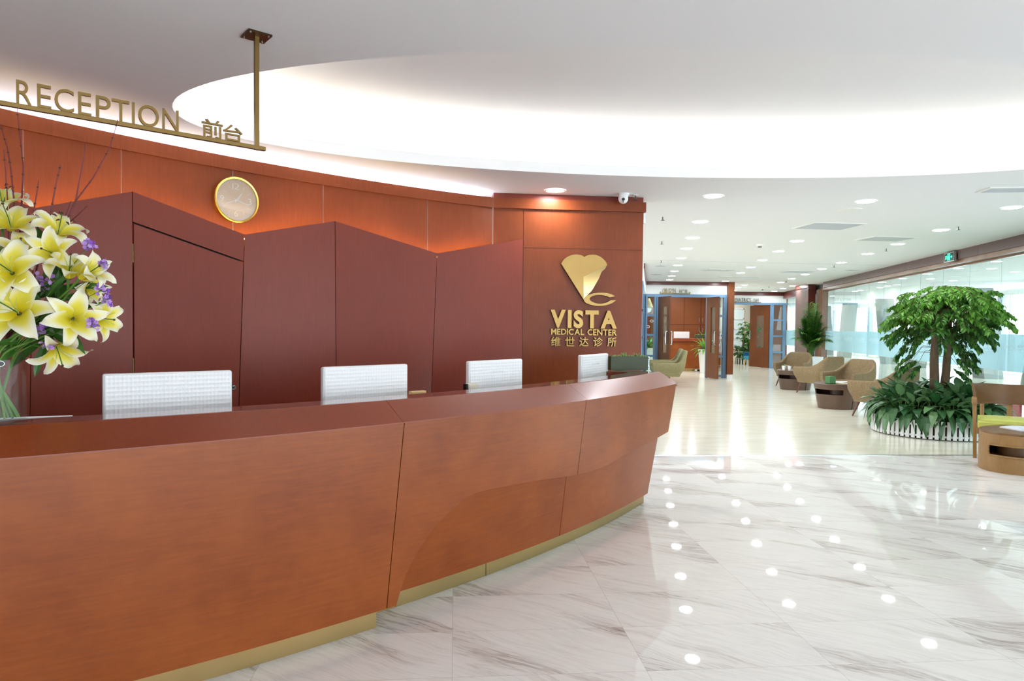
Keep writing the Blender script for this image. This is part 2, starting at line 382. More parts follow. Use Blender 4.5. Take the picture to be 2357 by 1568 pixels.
M['walnut'] = wood('walnut_veneer', (84, 62, 48), (100, 76, 60), .38, grain=(1, 1, 8))
M['walnut_leg'] = wood('walnut_leg', (84, 48, 32), (104, 62, 42), .35)
M['ceiling'] = mat('ceiling_paint', (240, 240, 241), .85, spec=.2)
M['white'] = mat('white_paint', (240, 240, 236), .6, spec=.3)
M['cream'] = mat('cream_wall', (232, 226, 208), .7, spec=.3)
M['white_gloss'] = mat('white_plastic', (240, 241, 242), .3)
M['monitor'] = mat('monitor_shell', (236, 237, 238), .38)
M['brass'] = mat('brushed_brass', (132, 108, 66), .36, 1.0, bump=(60, .05), stretch=(1, 1, 20))
M['brass_kick'] = mat('brass_kick', (190, 164, 112), .28, 1.0, bump=(40, .04), stretch=(1, 1, 20))
M['brass_logo'] = mat('brass_logo', (150, 124, 76), .38, 1.0, noise=(4, (138, 112, 68)))
M['brass_mirror'] = mat('polished_brass', (160, 138, 92), .05, 1.0)
M['gold'] = mat('gold_rim', (240, 200, 96), .22, 1.0)
M['bronze'] = mat('dark_bronze', (74, 56, 34), .3, .9)
M['steel'] = mat('brushed_steel', (196, 200, 204), .25, 1.0)
M['darksteel'] = mat('dark_metal', (96, 92, 88), .35, .9)
M['black'] = mat('black_plastic', (22, 22, 24), .4)
M['dark'] = mat('dark_void', (40, 26, 20), .8)
M['blue'] = mat('blue_frame', (100, 134, 166), .4, noise=(1.5, (106, 142, 174)))
M['blue_deep'] = mat('blue_grey_frame', (96, 120, 146), .4)
M['fabric'] = None
M['teal'] = mat('teal_fabric', (22, 104, 140), .8, bump=(160, .4))
M['teal_light'] = mat('light_teal_fabric', (70, 160, 190), .8, bump=(160, .4))
M['lime'] = mat('lime_leather', (206, 208, 106), .45, noise=(6, (200, 202, 100)))
M['birch'] = wood('birch_leg', (214, 180, 120), (226, 194, 138), .5)
M['paper'] = mat('white_paper', (236, 236, 236), .6)
M['paper_blue'] = mat('printed_page', (206, 214, 226), .5, noise=(30, (226, 226, 230)))
M['paper_yel'] = mat('yellow_cover', (216, 190, 110), .5)
M['paper_pink'] = mat('pink_print', (222, 160, 176), .5, noise=(40, (238, 226, 228)))
M['green_box'] = mat('green_glazed_box', (52, 112, 40), .35, noise=(10, (44, 98, 34)))
M['greige'] = mat('greige_ceramic', (156, 142, 118), .5)
M['trough'] = mat('dark_green_trough', (58, 70, 38), .5, noise=(7, (50, 60, 34)))
M['foil'] = mat('rough_foil', (180, 200, 205), .18, 1.0, bump=(30, .9, .02))
M['bark'] = mat('bark', (128, 104, 78), .8, noise=(14, (98, 78, 58)), bump=(30, .6, .01), stretch=(1, 1, .3))
M['soil'] = mat('soil', (58, 44, 32), .95)
M['leaf_tree'] = leafmat('tree_leaf', (38, 92, 40), (116, 172, 66), .38, .35, True)
M['leaf_ground'] = leafmat('aglaonema_leaf', (40, 88, 44), (112, 150, 100), .32, .15, True)
M['leaf_palm'] = leafmat('palm_leaf', (54, 112, 40), (126, 174, 74), .4, .25, True)
M['leaf_lily'] = leafmat('lily_leaf', (34, 84, 26), (66, 116, 40), .35, .2)
M['stem'] = leafmat('green_stem', (66, 108, 30), (100, 138, 52), .5, .05)
M['twig'] = mat('red_twig', (120, 34, 42), .5, noise=(30, (92, 34, 34)))
M['statice'] = leafmat('purple_statice', (150, 90, 200), (206, 168, 236), .7, .2, True)
M['anther'] = mat('anther', (86, 36, 20), .7)
M['stigma'] = mat('stigma', (70, 40, 22), .6)
M['filament'] = leafmat('filament', (196, 210, 100), (222, 230, 140), .5, .2)
M['red'] = mat('red_paper', (178, 18, 36), .5)
M['led_warm'] = emis('warm_strip', (255, 216, 128), LED_WARM)
M['led_cool'] = emis('cool_strip', (196, 218, 255), LED_COOL)
M['led_cove'] = emis('cove_strip', (255, 250, 240), LED_COVE)
M['lamp'] = emis('lamp_diffuser', (244, 248, 255), LAMP)
M['exit_green'] = emis('exit_green', (60, 235, 170), 1.6)
M['exit_dark'] = mat('exit_panel', (24, 60, 46), .3)
M['glass'] = glass('clear_glass', (232, 243, 243), 1.0)
M['vase_glass'] = glass('vase_glass', (250, 252, 251), .28)
M['clock_glass'] = glass('clock_glass', (250, 250, 250), 2.0)
M['frost'] = glass('frosted_film', (228, 244, 248), .6, .1, ((206, 232, 238), .72))
M['film_text'] = glass('white_film', (255, 255, 255), .5, .2, ((250, 252, 253), .8))
M['dial'] = wood('pale_dial', (214, 182, 152), (226, 198, 170), .5, grain=(40, 40, 1))
# woven upholstery
t = NT('woven_upholstery'); v = t.coord((1, 1, 1))
w1 = t.noise(t.coord((30, 30, 260)), 1.0, 2); w2 = t.noise(t.coord((260, 260, 18)), 1.0, 2)
w = t.math('ADD', t.math('MULTIPLY', w1, .5), t.math('MULTIPLY', w2, .5))
t.link(t.ramp(w, [(.36, lin((116, 97, 70))), (.5, lin((136, 115, 86))), (.64, lin((153, 132, 103)))]), t.p.inputs['Base Color'])
t.p.inputs['Roughness'].default_value = .9; t.p.inputs['Specular IOR Level'].default_value = .2; t.bump(w, .5, .004); M['fabric'] = t.m
t = NT('olive_upholstery')
w1 = t.noise(t.coord((30, 30, 260)), 1.0, 2); w2 = t.noise(t.coord((260, 260, 18)), 1.0, 2); w = t.math('ADD', t.math('MULTIPLY', w1, .5), t.math('MULTIPLY', w2, .5))
t.link(t.ramp(w, [(.36, lin((124, 114, 80))), (.5, lin((148, 137, 100))), (.64, lin((166, 156, 120)))]), t.p.inputs['Base Color']); t.p.inputs['Roughness'].default_value = .9
t.p.inputs['Specular IOR Level'].default_value = .2; M['fabric_olive'] = t.m
# marble floor: tiles .8 x .407 laid at +5 degrees, veins run at -31 degrees
t = NT('veined_marble'); A = math.radians(4.8)
tc = t.add('ShaderNodeTexCoord'); sep = t.add('ShaderNodeSeparateXYZ'); t.link(tc.outputs['Object'], sep.inputs[0])
def rot(sx, sy, a, off):
    c, s = math.cos(a), math.sin(a)
    u = t.math('ADD', t.math('ADD', t.math('MULTIPLY', sx, c), t.math('MULTIPLY', sy, s)), off[0])
    v = t.math('ADD', t.math('ADD', t.math('MULTIPLY', sx, -s), t.math('MULTIPLY', sy, c)), off[1]); return u, v
U_, V_ = rot(sep.outputs[0], sep.outputs[1], A, (-1.58 + 16 * .79, -2.683 + 40 * .407))
tu = t.math('DIVIDE', U_, .79); tv = t.math('DIVIDE', V_, .407)
fu = t.math('FLOOR', tu); fv = t.math('FLOOR', tv); cid = t.add('ShaderNodeCombineXYZ'); t.link(fu, cid.inputs[0]); t.link(fv, cid.inputs[1])
wn = t.add('ShaderNodeTexWhiteNoise'); wn.noise_dimensions = '3D'; t.link(cid.outputs[0], wn.inputs['Vector'])
a2 = math.radians(-31); vu, vv = rot(sep.outputs[0], sep.outputs[1], a2, (0, 0))
def cvec(x, y, z):
    c = t.add('ShaderNodeCombineXYZ')
    for i, q in enumerate((x, y, z)):
        if hasattr(q, 'is_output'): t.link(q, c.inputs[i])
        else: c.inputs[i].default_value = q
    return c.outputs[0]
zo = t.math('MULTIPLY', wn.outputs['Value'], 37.0)
warp = t.noise(cvec(vu, vv, zo), 1.3, 3); vv2 = t.math('ADD', vv, t.math('MULTIPLY', warp, .30))
n1 = t.noise(cvec(t.math('MULTIPLY', vu, .55), t.math('MULTIPLY', vv2, 5.5), zo), 1.6, 6, .6)
n2 = t.noise(cvec(t.math('MULTIPLY', vu, .9), t.math('MULTIPLY', vv2, 15.0), zo), 1.9, 5, .6)
n3 = t.noise(cvec(t.math('MULTIPLY', vu, .35), t.math('MULTIPLY', vv2, 2.6), zo), 1.2, 3, .5)
ridge = t.math('ABSOLUTE', t.math('SUBTRACT', n1, .5))
line = t.ramp(ridge, [(0.0, (1, 1, 1, 1)), (.035, (0, 0, 0, 1))])
fine = t.ramp(t.math('ABSOLUTE', t.math('SUBTRACT', n2, .5)), [(0.0, (1, 1, 1, 1)), (.03, (0, 0, 0, 1))])
band = t.ramp(n3, [(.50, (0, 0, 0, 1)), (.68, (1, 1, 1, 1))])
col = t.mix(t.math('MULTIPLY', band, .40), lin((248, 244, 239)), lin((198, 186, 178)))
col = t.mix(t.math('MULTIPLY', t.math('MULTIPLY', line, t.math('ADD', band, .15)), .55), col, lin((150, 130, 120)))
col = t.mix(t.math('MULTIPLY', fine, t.math('ADD', t.math('MULTIPLY', band, .6), .12)), col, lin((146, 126, 116)))
gu = t.math('ABSOLUTE', t.math('SUBTRACT', t.math('FRACT', tu), .5)); gv = t.math('ABSOLUTE', t.math('SUBTRACT', t.math('FRACT', tv), .5))
g = t.math('MAXIMUM', t.math('GREATER_THAN', gu, .4982), t.math('GREATER_THAN', gv, .4966))
col = t.mix(t.math('MULTIPLY', g, .4), col, lin((176, 168, 160)))
t.link(col, t.p.inputs['Base Color']); t.p.inputs['Roughness'].default_value = .02; t.p.inputs['Specular IOR Level'].default_value = .55; M['marble'] = t.m
t = NT('cream_vinyl'); n = t.noise(t.coord((1.2, 4, 1)), 1.5, 5); t.link(t.ramp(n, [(.35, lin((224, 218, 198))), (.65, lin((234, 229, 211)))]), t.p.inputs['Base Color'])
t.p.inputs['Roughness'].default_value = .16; t.bump(t.noise(t.coord((1, 1, 1)), 3, 2), .04, .004); M['vinyl'] = t.m
# lily petal, coloured across its width: yellow heart, white margin
t = NT('lily_petal'); a = t.add('ShaderNodeAttribute', attribute_name='rnd')
col = t.ramp(a.outputs['Fac'], [(.05, lin((234, 214, 16))), (.30, lin((246, 234, 84))), (.52, lin((250, 247, 214))), (1, lin((250, 249, 238)))])
t.link(col, t.p.inputs['Base Color']); t.p.inputs['Roughness'].default_value = .5
tl = t.add('ShaderNodeBsdfTranslucent'); t.link(col, tl.inputs['Color']); mx = t.add('ShaderNodeMixShader'); mx.inputs['Fac'].default_value = .3
t.link(t.p.outputs[0], mx.inputs[1]); t.link(tl.outputs[0], mx.inputs[2]); t.link(mx.outputs[0], t.out.inputs['Surface']); M['petal'] = t.m
# ---------------------------------------------------------------- ceiling with the oval cove
EC = (1.291, 4.527); EA, EB, ET = 3.383, 1.329, math.atan2(.070, .998)
def ell(t, grow=0.0, z=H):
    x, y = (EA + grow) * math.cos(t), (EB + grow) * math.sin(t)
    return Vector((EC[0] + x * math.cos(ET) - y * math.sin(ET), EC[1] + x * math.sin(ET) + y * math.cos(ET), z))
NE = 128
b = bmesh.new()
ev = [b.verts.new(ell(2 * PI * i / NE)) for i in range(NE)]; ov = [b.verts.new(p) for p in ((-9, -7, H), (10.0, -7, H), (19.8, 46, H), (-9, 46, H))]
ed = [b.edges.new((ev[i], ev[(i + 1) % NE])) for i in range(NE)] + [b.edges.new((ov[i], ov[(i + 1) % 4])) for i in range(4)]
bmesh.ops.triangle_fill(b, use_beauty=True, edges=ed)
me = bpy.data.meshes.new('ceiling'); b.to_mesh(me); b.free(); me.materials.append(M['ceiling'])
ceil = bpy.data.objects.new('ceiling', me); C.objects.link(ceil); struct(ceil)
def ering(mb, g0, z0, g1, z1):
    o = len(mb.v)
    for i in range(NE): mb.v.append(tuple(ell(2 * PI * i / NE, g0, z0)))
    for i in range(NE): mb.v.append(tuple(ell(2 * PI * i / NE, g1, z1)))
    for i in range(NE): mb.face((o + i, o + (i + 1) % NE, o + NE + (i + 1) % NE, o + NE + i))
LIP, REC = .085, .40
m = MB(); ering(m, 0, H, 0, H + LIP); ering(m, 0, H + LIP, .02, H + LIP); ering(m, .02, H + LIP, .02, H + .012); ering(m, .02, H + .012, .30, H + .012)
ering(m, .30, H + .012, .30, H + REC); m.face([len(m.v) - NE + i for i in range(NE)])
cove = struct(m.build('ceiling_cove', M['ceiling'], ceil, smooth=True, angle=40))
m = MB(); m.tube([ell(2 * PI * i / NE, .16, H + .05) for i in range(NE + 1)], .016, 6, cap=False); m.build('cove_light_strip', M['led_cove'], ceil)
m = MB(); m.wall((-2.2, 12.55), (8.5, 13.75), .004, H - .0015, H + .002); m.build('ceiling_joint', M['steel'], ceil)
# ---------------------------------------------------------------- floors
FB = ((-9, 6.863), (12.7, 8.009))          # line where the marble ends
def onFB(x): return FB[0][1] + (x + 9) * (FB[1][1] - FB[0][1]) / 21.7
m = MB(); m.prism([(-9, -7, 0), (10.0, -7, 0), (12.7, FB[1][1], 0), (-9, FB[0][1], 0)], (0, 0, -.1)); struct(m.build('floor', M['marble']))
m = MB(); m.prism([(-9, FB[0][1] + .03, 0), (12.7, FB[1][1] + .03, 0), (19.8, 46, 0), (-9, 46, 0)], (0, 0, -.1)); struct(m.build('floor_lounge', M['vinyl']))
m = MB(); m.wall((FB[0][0], FB[0][1] + .015), (FB[1][0], FB[1][1] + .015), .03, -.02, .003); struct(m.build('trim_floor_strip', M['steel']))
# ---------------------------------------------------------------- curved reception wall
WC = (4.211, -.906); RW = 8.687; WA0, WA1 = 166.0, 120.41
def arc(mb, r0, z0, r1, z1, a0, a1, n=48):
    o = len(mb.v)
    for i in range(n + 1):
        a = a0 + (a1 - a0) * i / n; mb.v.append(tuple(pol(WC, r0, a, z0))); mb.v.append(tuple(pol(WC, r1, a, z1)))
    for i in range(n):
        k = o + 2 * i; mb.face((k, k + 2, k + 3, k + 1))
wall_back = sthing('wall_back')
ss = [WA0, 155] + D['wall_seams'] + [WA1]
for a0, a1 in zip(ss, ss[1:]):
    m = MB(); g = .012
    arc(m, RW + .03, 0, RW + .03, 2.56, a0 - g, a1 + g, 14); arc(m, RW + .03, 2.56, RW + .05, 2.56, a0 - g, a1 + g, 14)
    m.build('veneer_panel', M['cherry_wall'], wall_back, smooth=True)
m = MB(); arc(m, RW + .036, 0, RW + .036, 2.57, WA0, WA1); arc(m, RW + .19, 2.5, RW + .19, H, WA0, WA1); arc(m, RW + .036, 2.57, RW + .19, 2.57, WA0, WA1)
m.build('wall_core', M['white'], wall_back, smooth=True)
for a0, a1 in zip([WA0, 150.2] + D['crown_top'][1:2], [150.2] + D['crown_top'][1:]):
    m = MB(); g = .008
    arc(m, RW, 2.535, RW, 2.63, a0 - g, a1 + g, 16); arc(m, RW, 2.63, RW + .014, 2.63, a0 - g, a1 + g, 16); arc(m, RW + .014, 2.63, RW + .014, 2.535, a0 - g, a1 + g, 16); arc(m, RW + .014, 2.535, RW, 2.535, a0 - g, a1 + g, 16)
    m.build('crown_trim', M['cherry_wall'], wall_back, smooth=True)
m = MB(); m.tube([pol(WC, RW + .125, WA0 + (WA1 + .6 - WA0) * i / 60, 2.6195) for i in range(61)], .0045, 5); m.build('cool_light_strip', M['led_cool'], wall_back)
# logo wall
L0 = Vector((*D['logo_wall'][0], 0)); L1 = Vector((*D['logo_wall'][1], 0)); LE = (L1 - L0).normalized(); LN = Vector((LE.y, -LE.x, 0)); LL = (L1 - L0).length
wall_logo = sthing('wall_logo')
def lw(x, z, d=0.0): return L0 + LE * x + Vector((0, 0, z)) + LN * d
def lslab(name, x0, x1, z0, z1, d0, d1, mt, par=wall_logo, bev=0):
    m = MB(); m.obox(lw((x0 + x1) / 2, (z0 + z1) / 2, (d0 + d1) / 2), LE * ((x1 - x0) / 2), LN * ((d1 - d0) / 2), (0, 0, (z1 - z0) / 2)); return m.build(name, mt, par, bevel=bev)
lslab('wall_core', 0.0, LL - .006, 0, H, -.30, -.036, M['cherry_dark'])
lslab('veneer_panel', .0, .288, 0, 2.56, -.05, -.03, M['cherry_wall'])
lslab('veneer_panel', .294, LL - .006, 2.164, 2.56, -.05, -.03, M['cherry_wall'])
lslab('veneer_panel', .294, LL - .006, 0, 2.158, -.05, -.03, M['cherry_wall'])
lslab('crown_trim', 0, LL, 2.535, 2.63, -.03, 0, M['cherry_wall'])
lslab('crown_return', LL - .3 * 0 - .004, LL + .012, 2.535, 2.63, -.30, 0, M['cherry_dark'])
lslab('corner_bracket', LL - .004, LL + .018, 2.43, 2.53, -.06, -.03, M['steel'])
# folded zigzag cladding with a concealed door
Z = [(Vector(a), Vector(c)) for a, c in D['zig']]
clad = sthing('wall_feature')
def slab(name, pts, mt, par, th=.018):
    n = (pts[1] - pts[0]).cross(pts[2] - pts[0]).normalized()
    if n.dot(Vector((0, 0, 1.4)) - pts[0]) > 0: n = -n
    m = MB(); m.prism(pts, n * th); return m.build(name, mt, par)
for i in range(6):
    (a, ab), (c, cb) = Z[i], Z[i + 1]
    e = (c - a); k = .0025 / max(e.length, .1); a_, c_ = a.lerp(c, k), c.lerp(a, k); ab_, cb_ = ab.lerp(cb, k), cb.lerp(ab, k)
    if i == 2:
        t0, t1 = Vector(D['door_top'][0]), Vector(D['door_top'][1])
        def onl(p, q, z): return p + (q - p) * ((z - p.z) / (q.z - p.z))
        r_top = onl(c_, cb_, t1.z); l_top = onl(a_, ab_, t0.z)
        slab('fold_panel', [a_, c_, r_top, l_top], M['cherry_dark'], clad)
        dg = Vector((0, 0, -.012)); ins = (r_top - l_top).normalized() * .006
        dr = sthing('door_1'); door = slab('door_panel', [l_top + dg + ins, r_top + dg - ins * .3, cb_ - ins * .3, ab_ + ins], M['cherry_dark'], dr)
        back = Vector(D['door_n']) * (-.03 if Vector(D['door_n']).dot(Vector((0, -1, 0))) > 0 else .03)
        m = MB(); bb = Vector((D['door_n'][0], D['door_n'][1], 0)); 
        if bb.dot(-a) < 0: bb = -bb
        m.prism([a_ - bb * .03, c_ - bb * .03, cb_ - bb * .03, ab_ - bb * .03], -bb * .004); m.build('door_backing', M['dark'], clad)
        lk = Vector(D['door_lock']); m = MB(); m.tube([lk - bb * .005, lk + bb * .012], .017, 20); m.build('lock_rosette', M['steel'], dr, smooth=True)
        m = MB(); m.tube([lk + bb * .012, lk + bb * .02], .009, 16); m.build('lock_cylinder', M['darksteel'], dr, smooth=True)
        for zz in (1.78, 1.05):
            m = MB(); hp = onl(l_top, ab_, zz) + ins * -.3; m.tube([hp, hp + Vector((0, 0, .12))], .004, 8); m.build('hinge', M['brass'], dr)
    else: slab('fold_panel', [a_, c_, cb_, ab_], M['cherry_dark'], clad)
# warm strip hidden behind the zigzag top
path = []
for a, _ in Z:
    d = Vector((a.x - WC[0], a.y - WC[1], 0)).normalized(); path.append(a + d * .045 + Vector((0, 0, -.03)))
path[-1] = path[5].lerp(Z[6][0] + Vector((0, 0, -.045)) + LN * .0, .72)
m = MB()
for a, c in zip(path, path[1:]): m.tube([a.lerp(c, .01), a.lerp(c, .99)], .006, 6)
m.build('warm_light_strip', M['led_warm'], clad)
# left end of the room, out of frame: plain wall
m = MB(); e0 = pol(WC, RW + .03, WA0, 0); m.wall((e0.x, e0.y), (-5.4, -7), .2, 0, H, side=-1); struct(m.build('wall_left', M['white']))
m = MB(); m.wall((-5.4, -7), (BACKX, -7), .2, 0, H, side=-1); struct(m.build('wall_light_block', M['white']))  # unseen wall added behind the camera to cut the daylight coming in
# ---------------------------------------------------------------- glass wall on the right
G1, G0 = Vector((*D['glass_line'][0], 0)), Vector((*D['glass_line'][1], 0)); GE = (G1 - G0).normalized(); GN = Vector((GE.y, -GE.x, 0))   # GN points outside
def gl(s, z, d=0.0): return G0 + GE * s + Vector((0, 0, z)) + GN * d
def gslab(name, s0, s1, z0, z1, d0, d1, mt, par, bev=0):
    m = MB(); m.obox(gl((s0 + s1) / 2, (z0 + z1) / 2, (d0 + d1) / 2), GE * ((s1 - s0) / 2), GN * ((d1 - d0) / 2), (0, 0, (z1 - z0) / 2)); return m.build(name, mt, par, bevel=bev)
wall_right = sthing('wall_right')
S_END = 14.33; seams = [-8.2 + .957 * i for i in range(9)] + [.565 - .957 + .957 * i for i in range(0, 10)] + [9.26]
seams = sorted(set(round(x, 3) for x in [.565 + .957 * k - .704 for k in range(-9, 10)]))
seams = [s for s in seams if s < 9.1] + [9.15]
for s0, s1 in zip(seams, seams[1:]):
    gslab('pane', s0 + .004, s1 - .004, 0.02, 2.45, 0, .012, M['glass'], wall_right)
    gslab('frosted_band', s0 + .004, s1 - .004, .832, 1.354, -.004, -.002, M['frost'], wall_right)
for s0, s1 in ((10.4, 11.36), (11.36, 12.32), (12.32, 13.28), (13.28, 14.25)):
    gslab('pane', s0 + .004, s1 - .004, .02, 2.45, 0, .012, M['glass'], wall_right); gslab('frosted_band', s0 + .004, s1 - .004, .832, 1.354, -.004, -.002, M['frost'], wall_right)
gslab('floor_channel', -8.2, 9.15, 0, .02, -.015, .03, M['steel'], wall_right)
gslab('head_channel', -8.2, 9.15, 2.445, 2.47, -.02, .03, M['stonebrown'], wall_right)
wb = sthing('trim_1')
gsz = [-8.2, -5.4, -2.6, .2, 3.0, 5.8, 8.9]
for s0, s1 in zip(gsz, gsz[1:]): gslab('fascia_board', s0 + .002, s1 - .002, 2.535, H, -.16, -.13, M['fascia_gray'], wb)
gslab('fascia_underside', -8.2, 9.2, 2.47, 2.535, -.135, .05, M['stonebrown'], wb)
gslab('fascia_board', 10.4, S_END, 2.45, H, -.14, .03, M['cherry_fascia'], wb)
gslab('fascia_outer', -8.2, S_END, 2.47, H, .05, .06, M['white'], wb)
# mirrored lettering on the film, read from outside
gf = [s for s in seams if -1.5 < s < 9.1]
for i, s in enumerate(gf[:-1]):
    m = MB(); org = gl(s + .86, 0, -.006); ex = -GE; nn = GN
    w = .66; x0 = .05
    if i % 2 == 0:
        line_text(m, 'VISTA-SK', x0, x0 + .33, 1.135, 1.205, org, ex, V(0, 0, 1), nn, 0, .02)
        line_text(m, 'INTERNATIONAL', x0 + .35, x0 + w, 1.175, 1.205, org, ex, V(0, 0, 1), nn, 0, .01); line_text(m, 'MEDICAL CENTER', x0 + .35, x0 + w, 1.135, 1.165, org, ex, V(0, 0, 1), nn, 0, .01)
    else:
        line_text(m, '维世达诊所', x0, x0 + w, 1.135, 1.205, org, ex, V(0, 0, 1), nn, 0, .01, gap=.5)
    line_text(m, 'MEDICAL CENTER', x0 + .12, x0 + w, 1.105, 1.118, org, ex, V(0, 0, 1), nn, 0, .01)
    m.build('film_lettering', M['film_text'], wall_right)
# column
col = sthing('column'); c1, c2, c3, c4 = [Vector((*p, 0)) for p in D['col']]
c2 = Vector((8.49, 19.62, 0)); c1 = Vector((8.66 - .11, 20.62, 0)); c3 = c2 + (c3 - c2).normalized() * .22
m = MB(); m.prism([c1, c2, c3, c3 + (c1 - c2)], (0, 0, H)); m.build('column_core', M['fascia_gray'], col)
e1 = (c2 - c1).normalized(); e2 = (c3 - c2).normalized()
m = MB(); nrm = Vector((e1.y, -e1.x, 0)); nrm = nrm if nrm.x < 0 else -nrm
m.prism([c1 + nrm * .01, c2 + nrm * .01, c2 + nrm * .01 + Vector((0, 0, 2.55)), c1 + nrm * .01 + Vector((0, 0, 2.55))], -nrm * .009); m.build('stone_face', M['fascia_gray'], col)
m = MB(); n2 = Vector((e2.y, -e2.x, 0)); n2 = n2 if n2.y < 0 else -n2
m.prism([c2 + n2 * .012, c3 + n2 * .012, c3 + n2 * .012 + Vector((0, 0, H)), c2 + n2 * .012 + Vector((0, 0, H))], -n2 * .011); m.build('veneer_face', M['cherry_fascia'], col)
m = MB(); m.prism([c1 + nrm * .03, c2 + nrm * .03 + n2 * .03, c2 + Vector((0, 0, 0)), c1], (0, 0, .10)); o = m.build('crown_band', M['cherry_fascia'], col); o.location.z = H - .102
s_c = (c3 - G0).dot(GE); gslab('stone_pilaster', 9.15, s_c + .02, 0, 2.535, -.10, .05, M['stonebrown'], col)
gslab('stone_pilaster', 9.9, 10.42, 0, 2.535, .02, .06, M['stonebrown'], col)
# ---------------------------------------------------------------- hall beyond the glass
def fac(s, z, d=0): return gl(s, z, 6.0 + d)
wo = sthing('wall_outside')
def fslab(name, s0, s1, z0, z1, d0, d1, mt, par=wo):
    m = MB(); m.obox(fac((s0 + s1) / 2, (z0 + z1) / 2, (d0 + d1) / 2), GE * ((s1 - s0) / 2), GN * ((d1 - d0) / 2), (0, 0, (z1 - z0) / 2)); return m.build(name, mt, par)
s = -6.0; k = 0; M['pale_mullion'] = mat('pale_mullion', (168, 182, 196), .5)
fslab('head_wall', -8, 36, 2.5, H, 0, .2, M['white']); fslab('sill_wall', -8, 36, 0, .12, 0, .2, M['white'])
while s < 34:
    wdt = (.55, .12, .9, .10, .3, .14)[k % 6]; fslab('mullion', s, s + wdt * .55, .12, 2.5, 0, .14, M['white'] if k % 3 else M['pale_mullion']); s += wdt * .55 + (1.25, .35, 1.6, .5, .9, .42)[k % 6]; k += 1
M['pale_col'] = mat('pale_column', (140, 148, 146), .6); M['pale_dark'] = mat('pale_column_shadow_side', (176, 184, 184), .6)
for i, (sb, lean) in enumerate(((8.6, -.75), (11.2, .75), (16.6, -.75), (19.2, .8), (25.5, -.8), (28.6, .8), (4.2, .75), (1.4, -.75))):
    m = MB(); a = fac(sb, 0, -1.2); bq = fac(sb + lean, H, -1.2); w = GE * .36; d = GN * .5
    m.prism([a - w, a + w, bq + w, bq - w], d); struct(m.build('slanted_column', M['pale_col']))
# slatted white screen just beyond the glass
scr = thing('slatted_screen', 'white slatted screen standing outside the glass behind the wooden chair', 'screen', tuple(gl(.3, 0, 1.6)))
for i in range(26):
    m = MB(); p = GE * (-2.3 + i * .10); m.obox(p + V(0, 0, .36), GE * .02, GN * .012, (0, 0, .36)); m.build('slat', M['white'], scr)
m = MB(); m.obox(GE * -1.05 + V(0, 0, .73), GE * 1.3, GN * .02, (0, 0, .015)); m.obox(GE * -1.05 + V(0, 0, .03), GE * 1.3, GN * .02, (0, 0, .03)); m.build('rail', M['white'], scr)
# ---------------------------------------------------------------- clinic entrance on the left of the corridor
OBL, OBR = Vector((3.74, 19.1, 0)), Vector((6.0, 19.15, 0)); OE = (OBR - OBL).normalized(); ON = Vector((OE.y, -OE.x, 0))
def ob(x, z, d=0): return OBL + OE * (x - 3.74) + Vector((0, 0, z)) + ON * d
def oslab(name, x0, x1, z0, z1, d0, d1, mt, par, bev=0):
    m = MB(); m.obox(ob((x0 + x1) / 2, (z0 + z1) / 2, (d0 + d1) / 2), OE * ((x1 - x0) / 2), ON * ((d1 - d0) / 2), (0, 0, (z1 - z0) / 2)); return m.build(name, mt, par, bevel=bev)
wf = sthing('wall_far')
oslab('header', 3.6, 6.0, 2.335, H, -.12, 0, M['white'], wf)
oslab('crown_trim', 3.6, 6.0, 2.59, H, 0, .05, M['cherry_fascia'], wf)
oslab('end_panel', 6.0, 6.17, .11, H, -.35, .14, M['cherry_far'], wf)
oslab('end_panel_base', 6.01, 6.16, 0, .11, -.34, .12, M['white'], wf)
fr = sthing('door_2')
oslab('head_rail', 3.72, 6.0, 2.255, 2.335, -.10, .04, M['blue'], fr)
for x0, x1 in ((3.715, 3.765), (3.965, 4.02), (4.03, 4.09), (5.44, 5.49), (5.73, 5.77), (5.91, 6.0)): oslab('post', x0, x1, 0, 2.26, -.08, .04, M['blue_deep' if x0 > 5 else 'blue'], fr)
for z in (.06, .60, 1.19, 1.74):
    oslab('cross_rail', 3.76, 3.97, z - .03, z + .03, -.06, .03, M['blue'], fr)
    oslab('cross_rail', 5.77, 5.92, z - .03, z + .03, -.06, .03, M['blue_deep'], fr)
oslab('pane', 3.76, 3.97, .08, 2.26, -.02, -.012, M['glass'], fr); oslab('pane', 5.77, 5.92, .08, 2.26, -.02, -.012, M['glass'], fr)
for x, z in ((3.90, 1.58), (3.80, 1.42)):
    m = MB(); m.tube([ob(x + .045 * math.cos(a), z + .03 * math.sin(a), -.006) for a in [2 * PI * i / 20 for i in range(21)]], .009, 6, cap=False); m.build('oval_sticker', M['white_gloss'], fr)
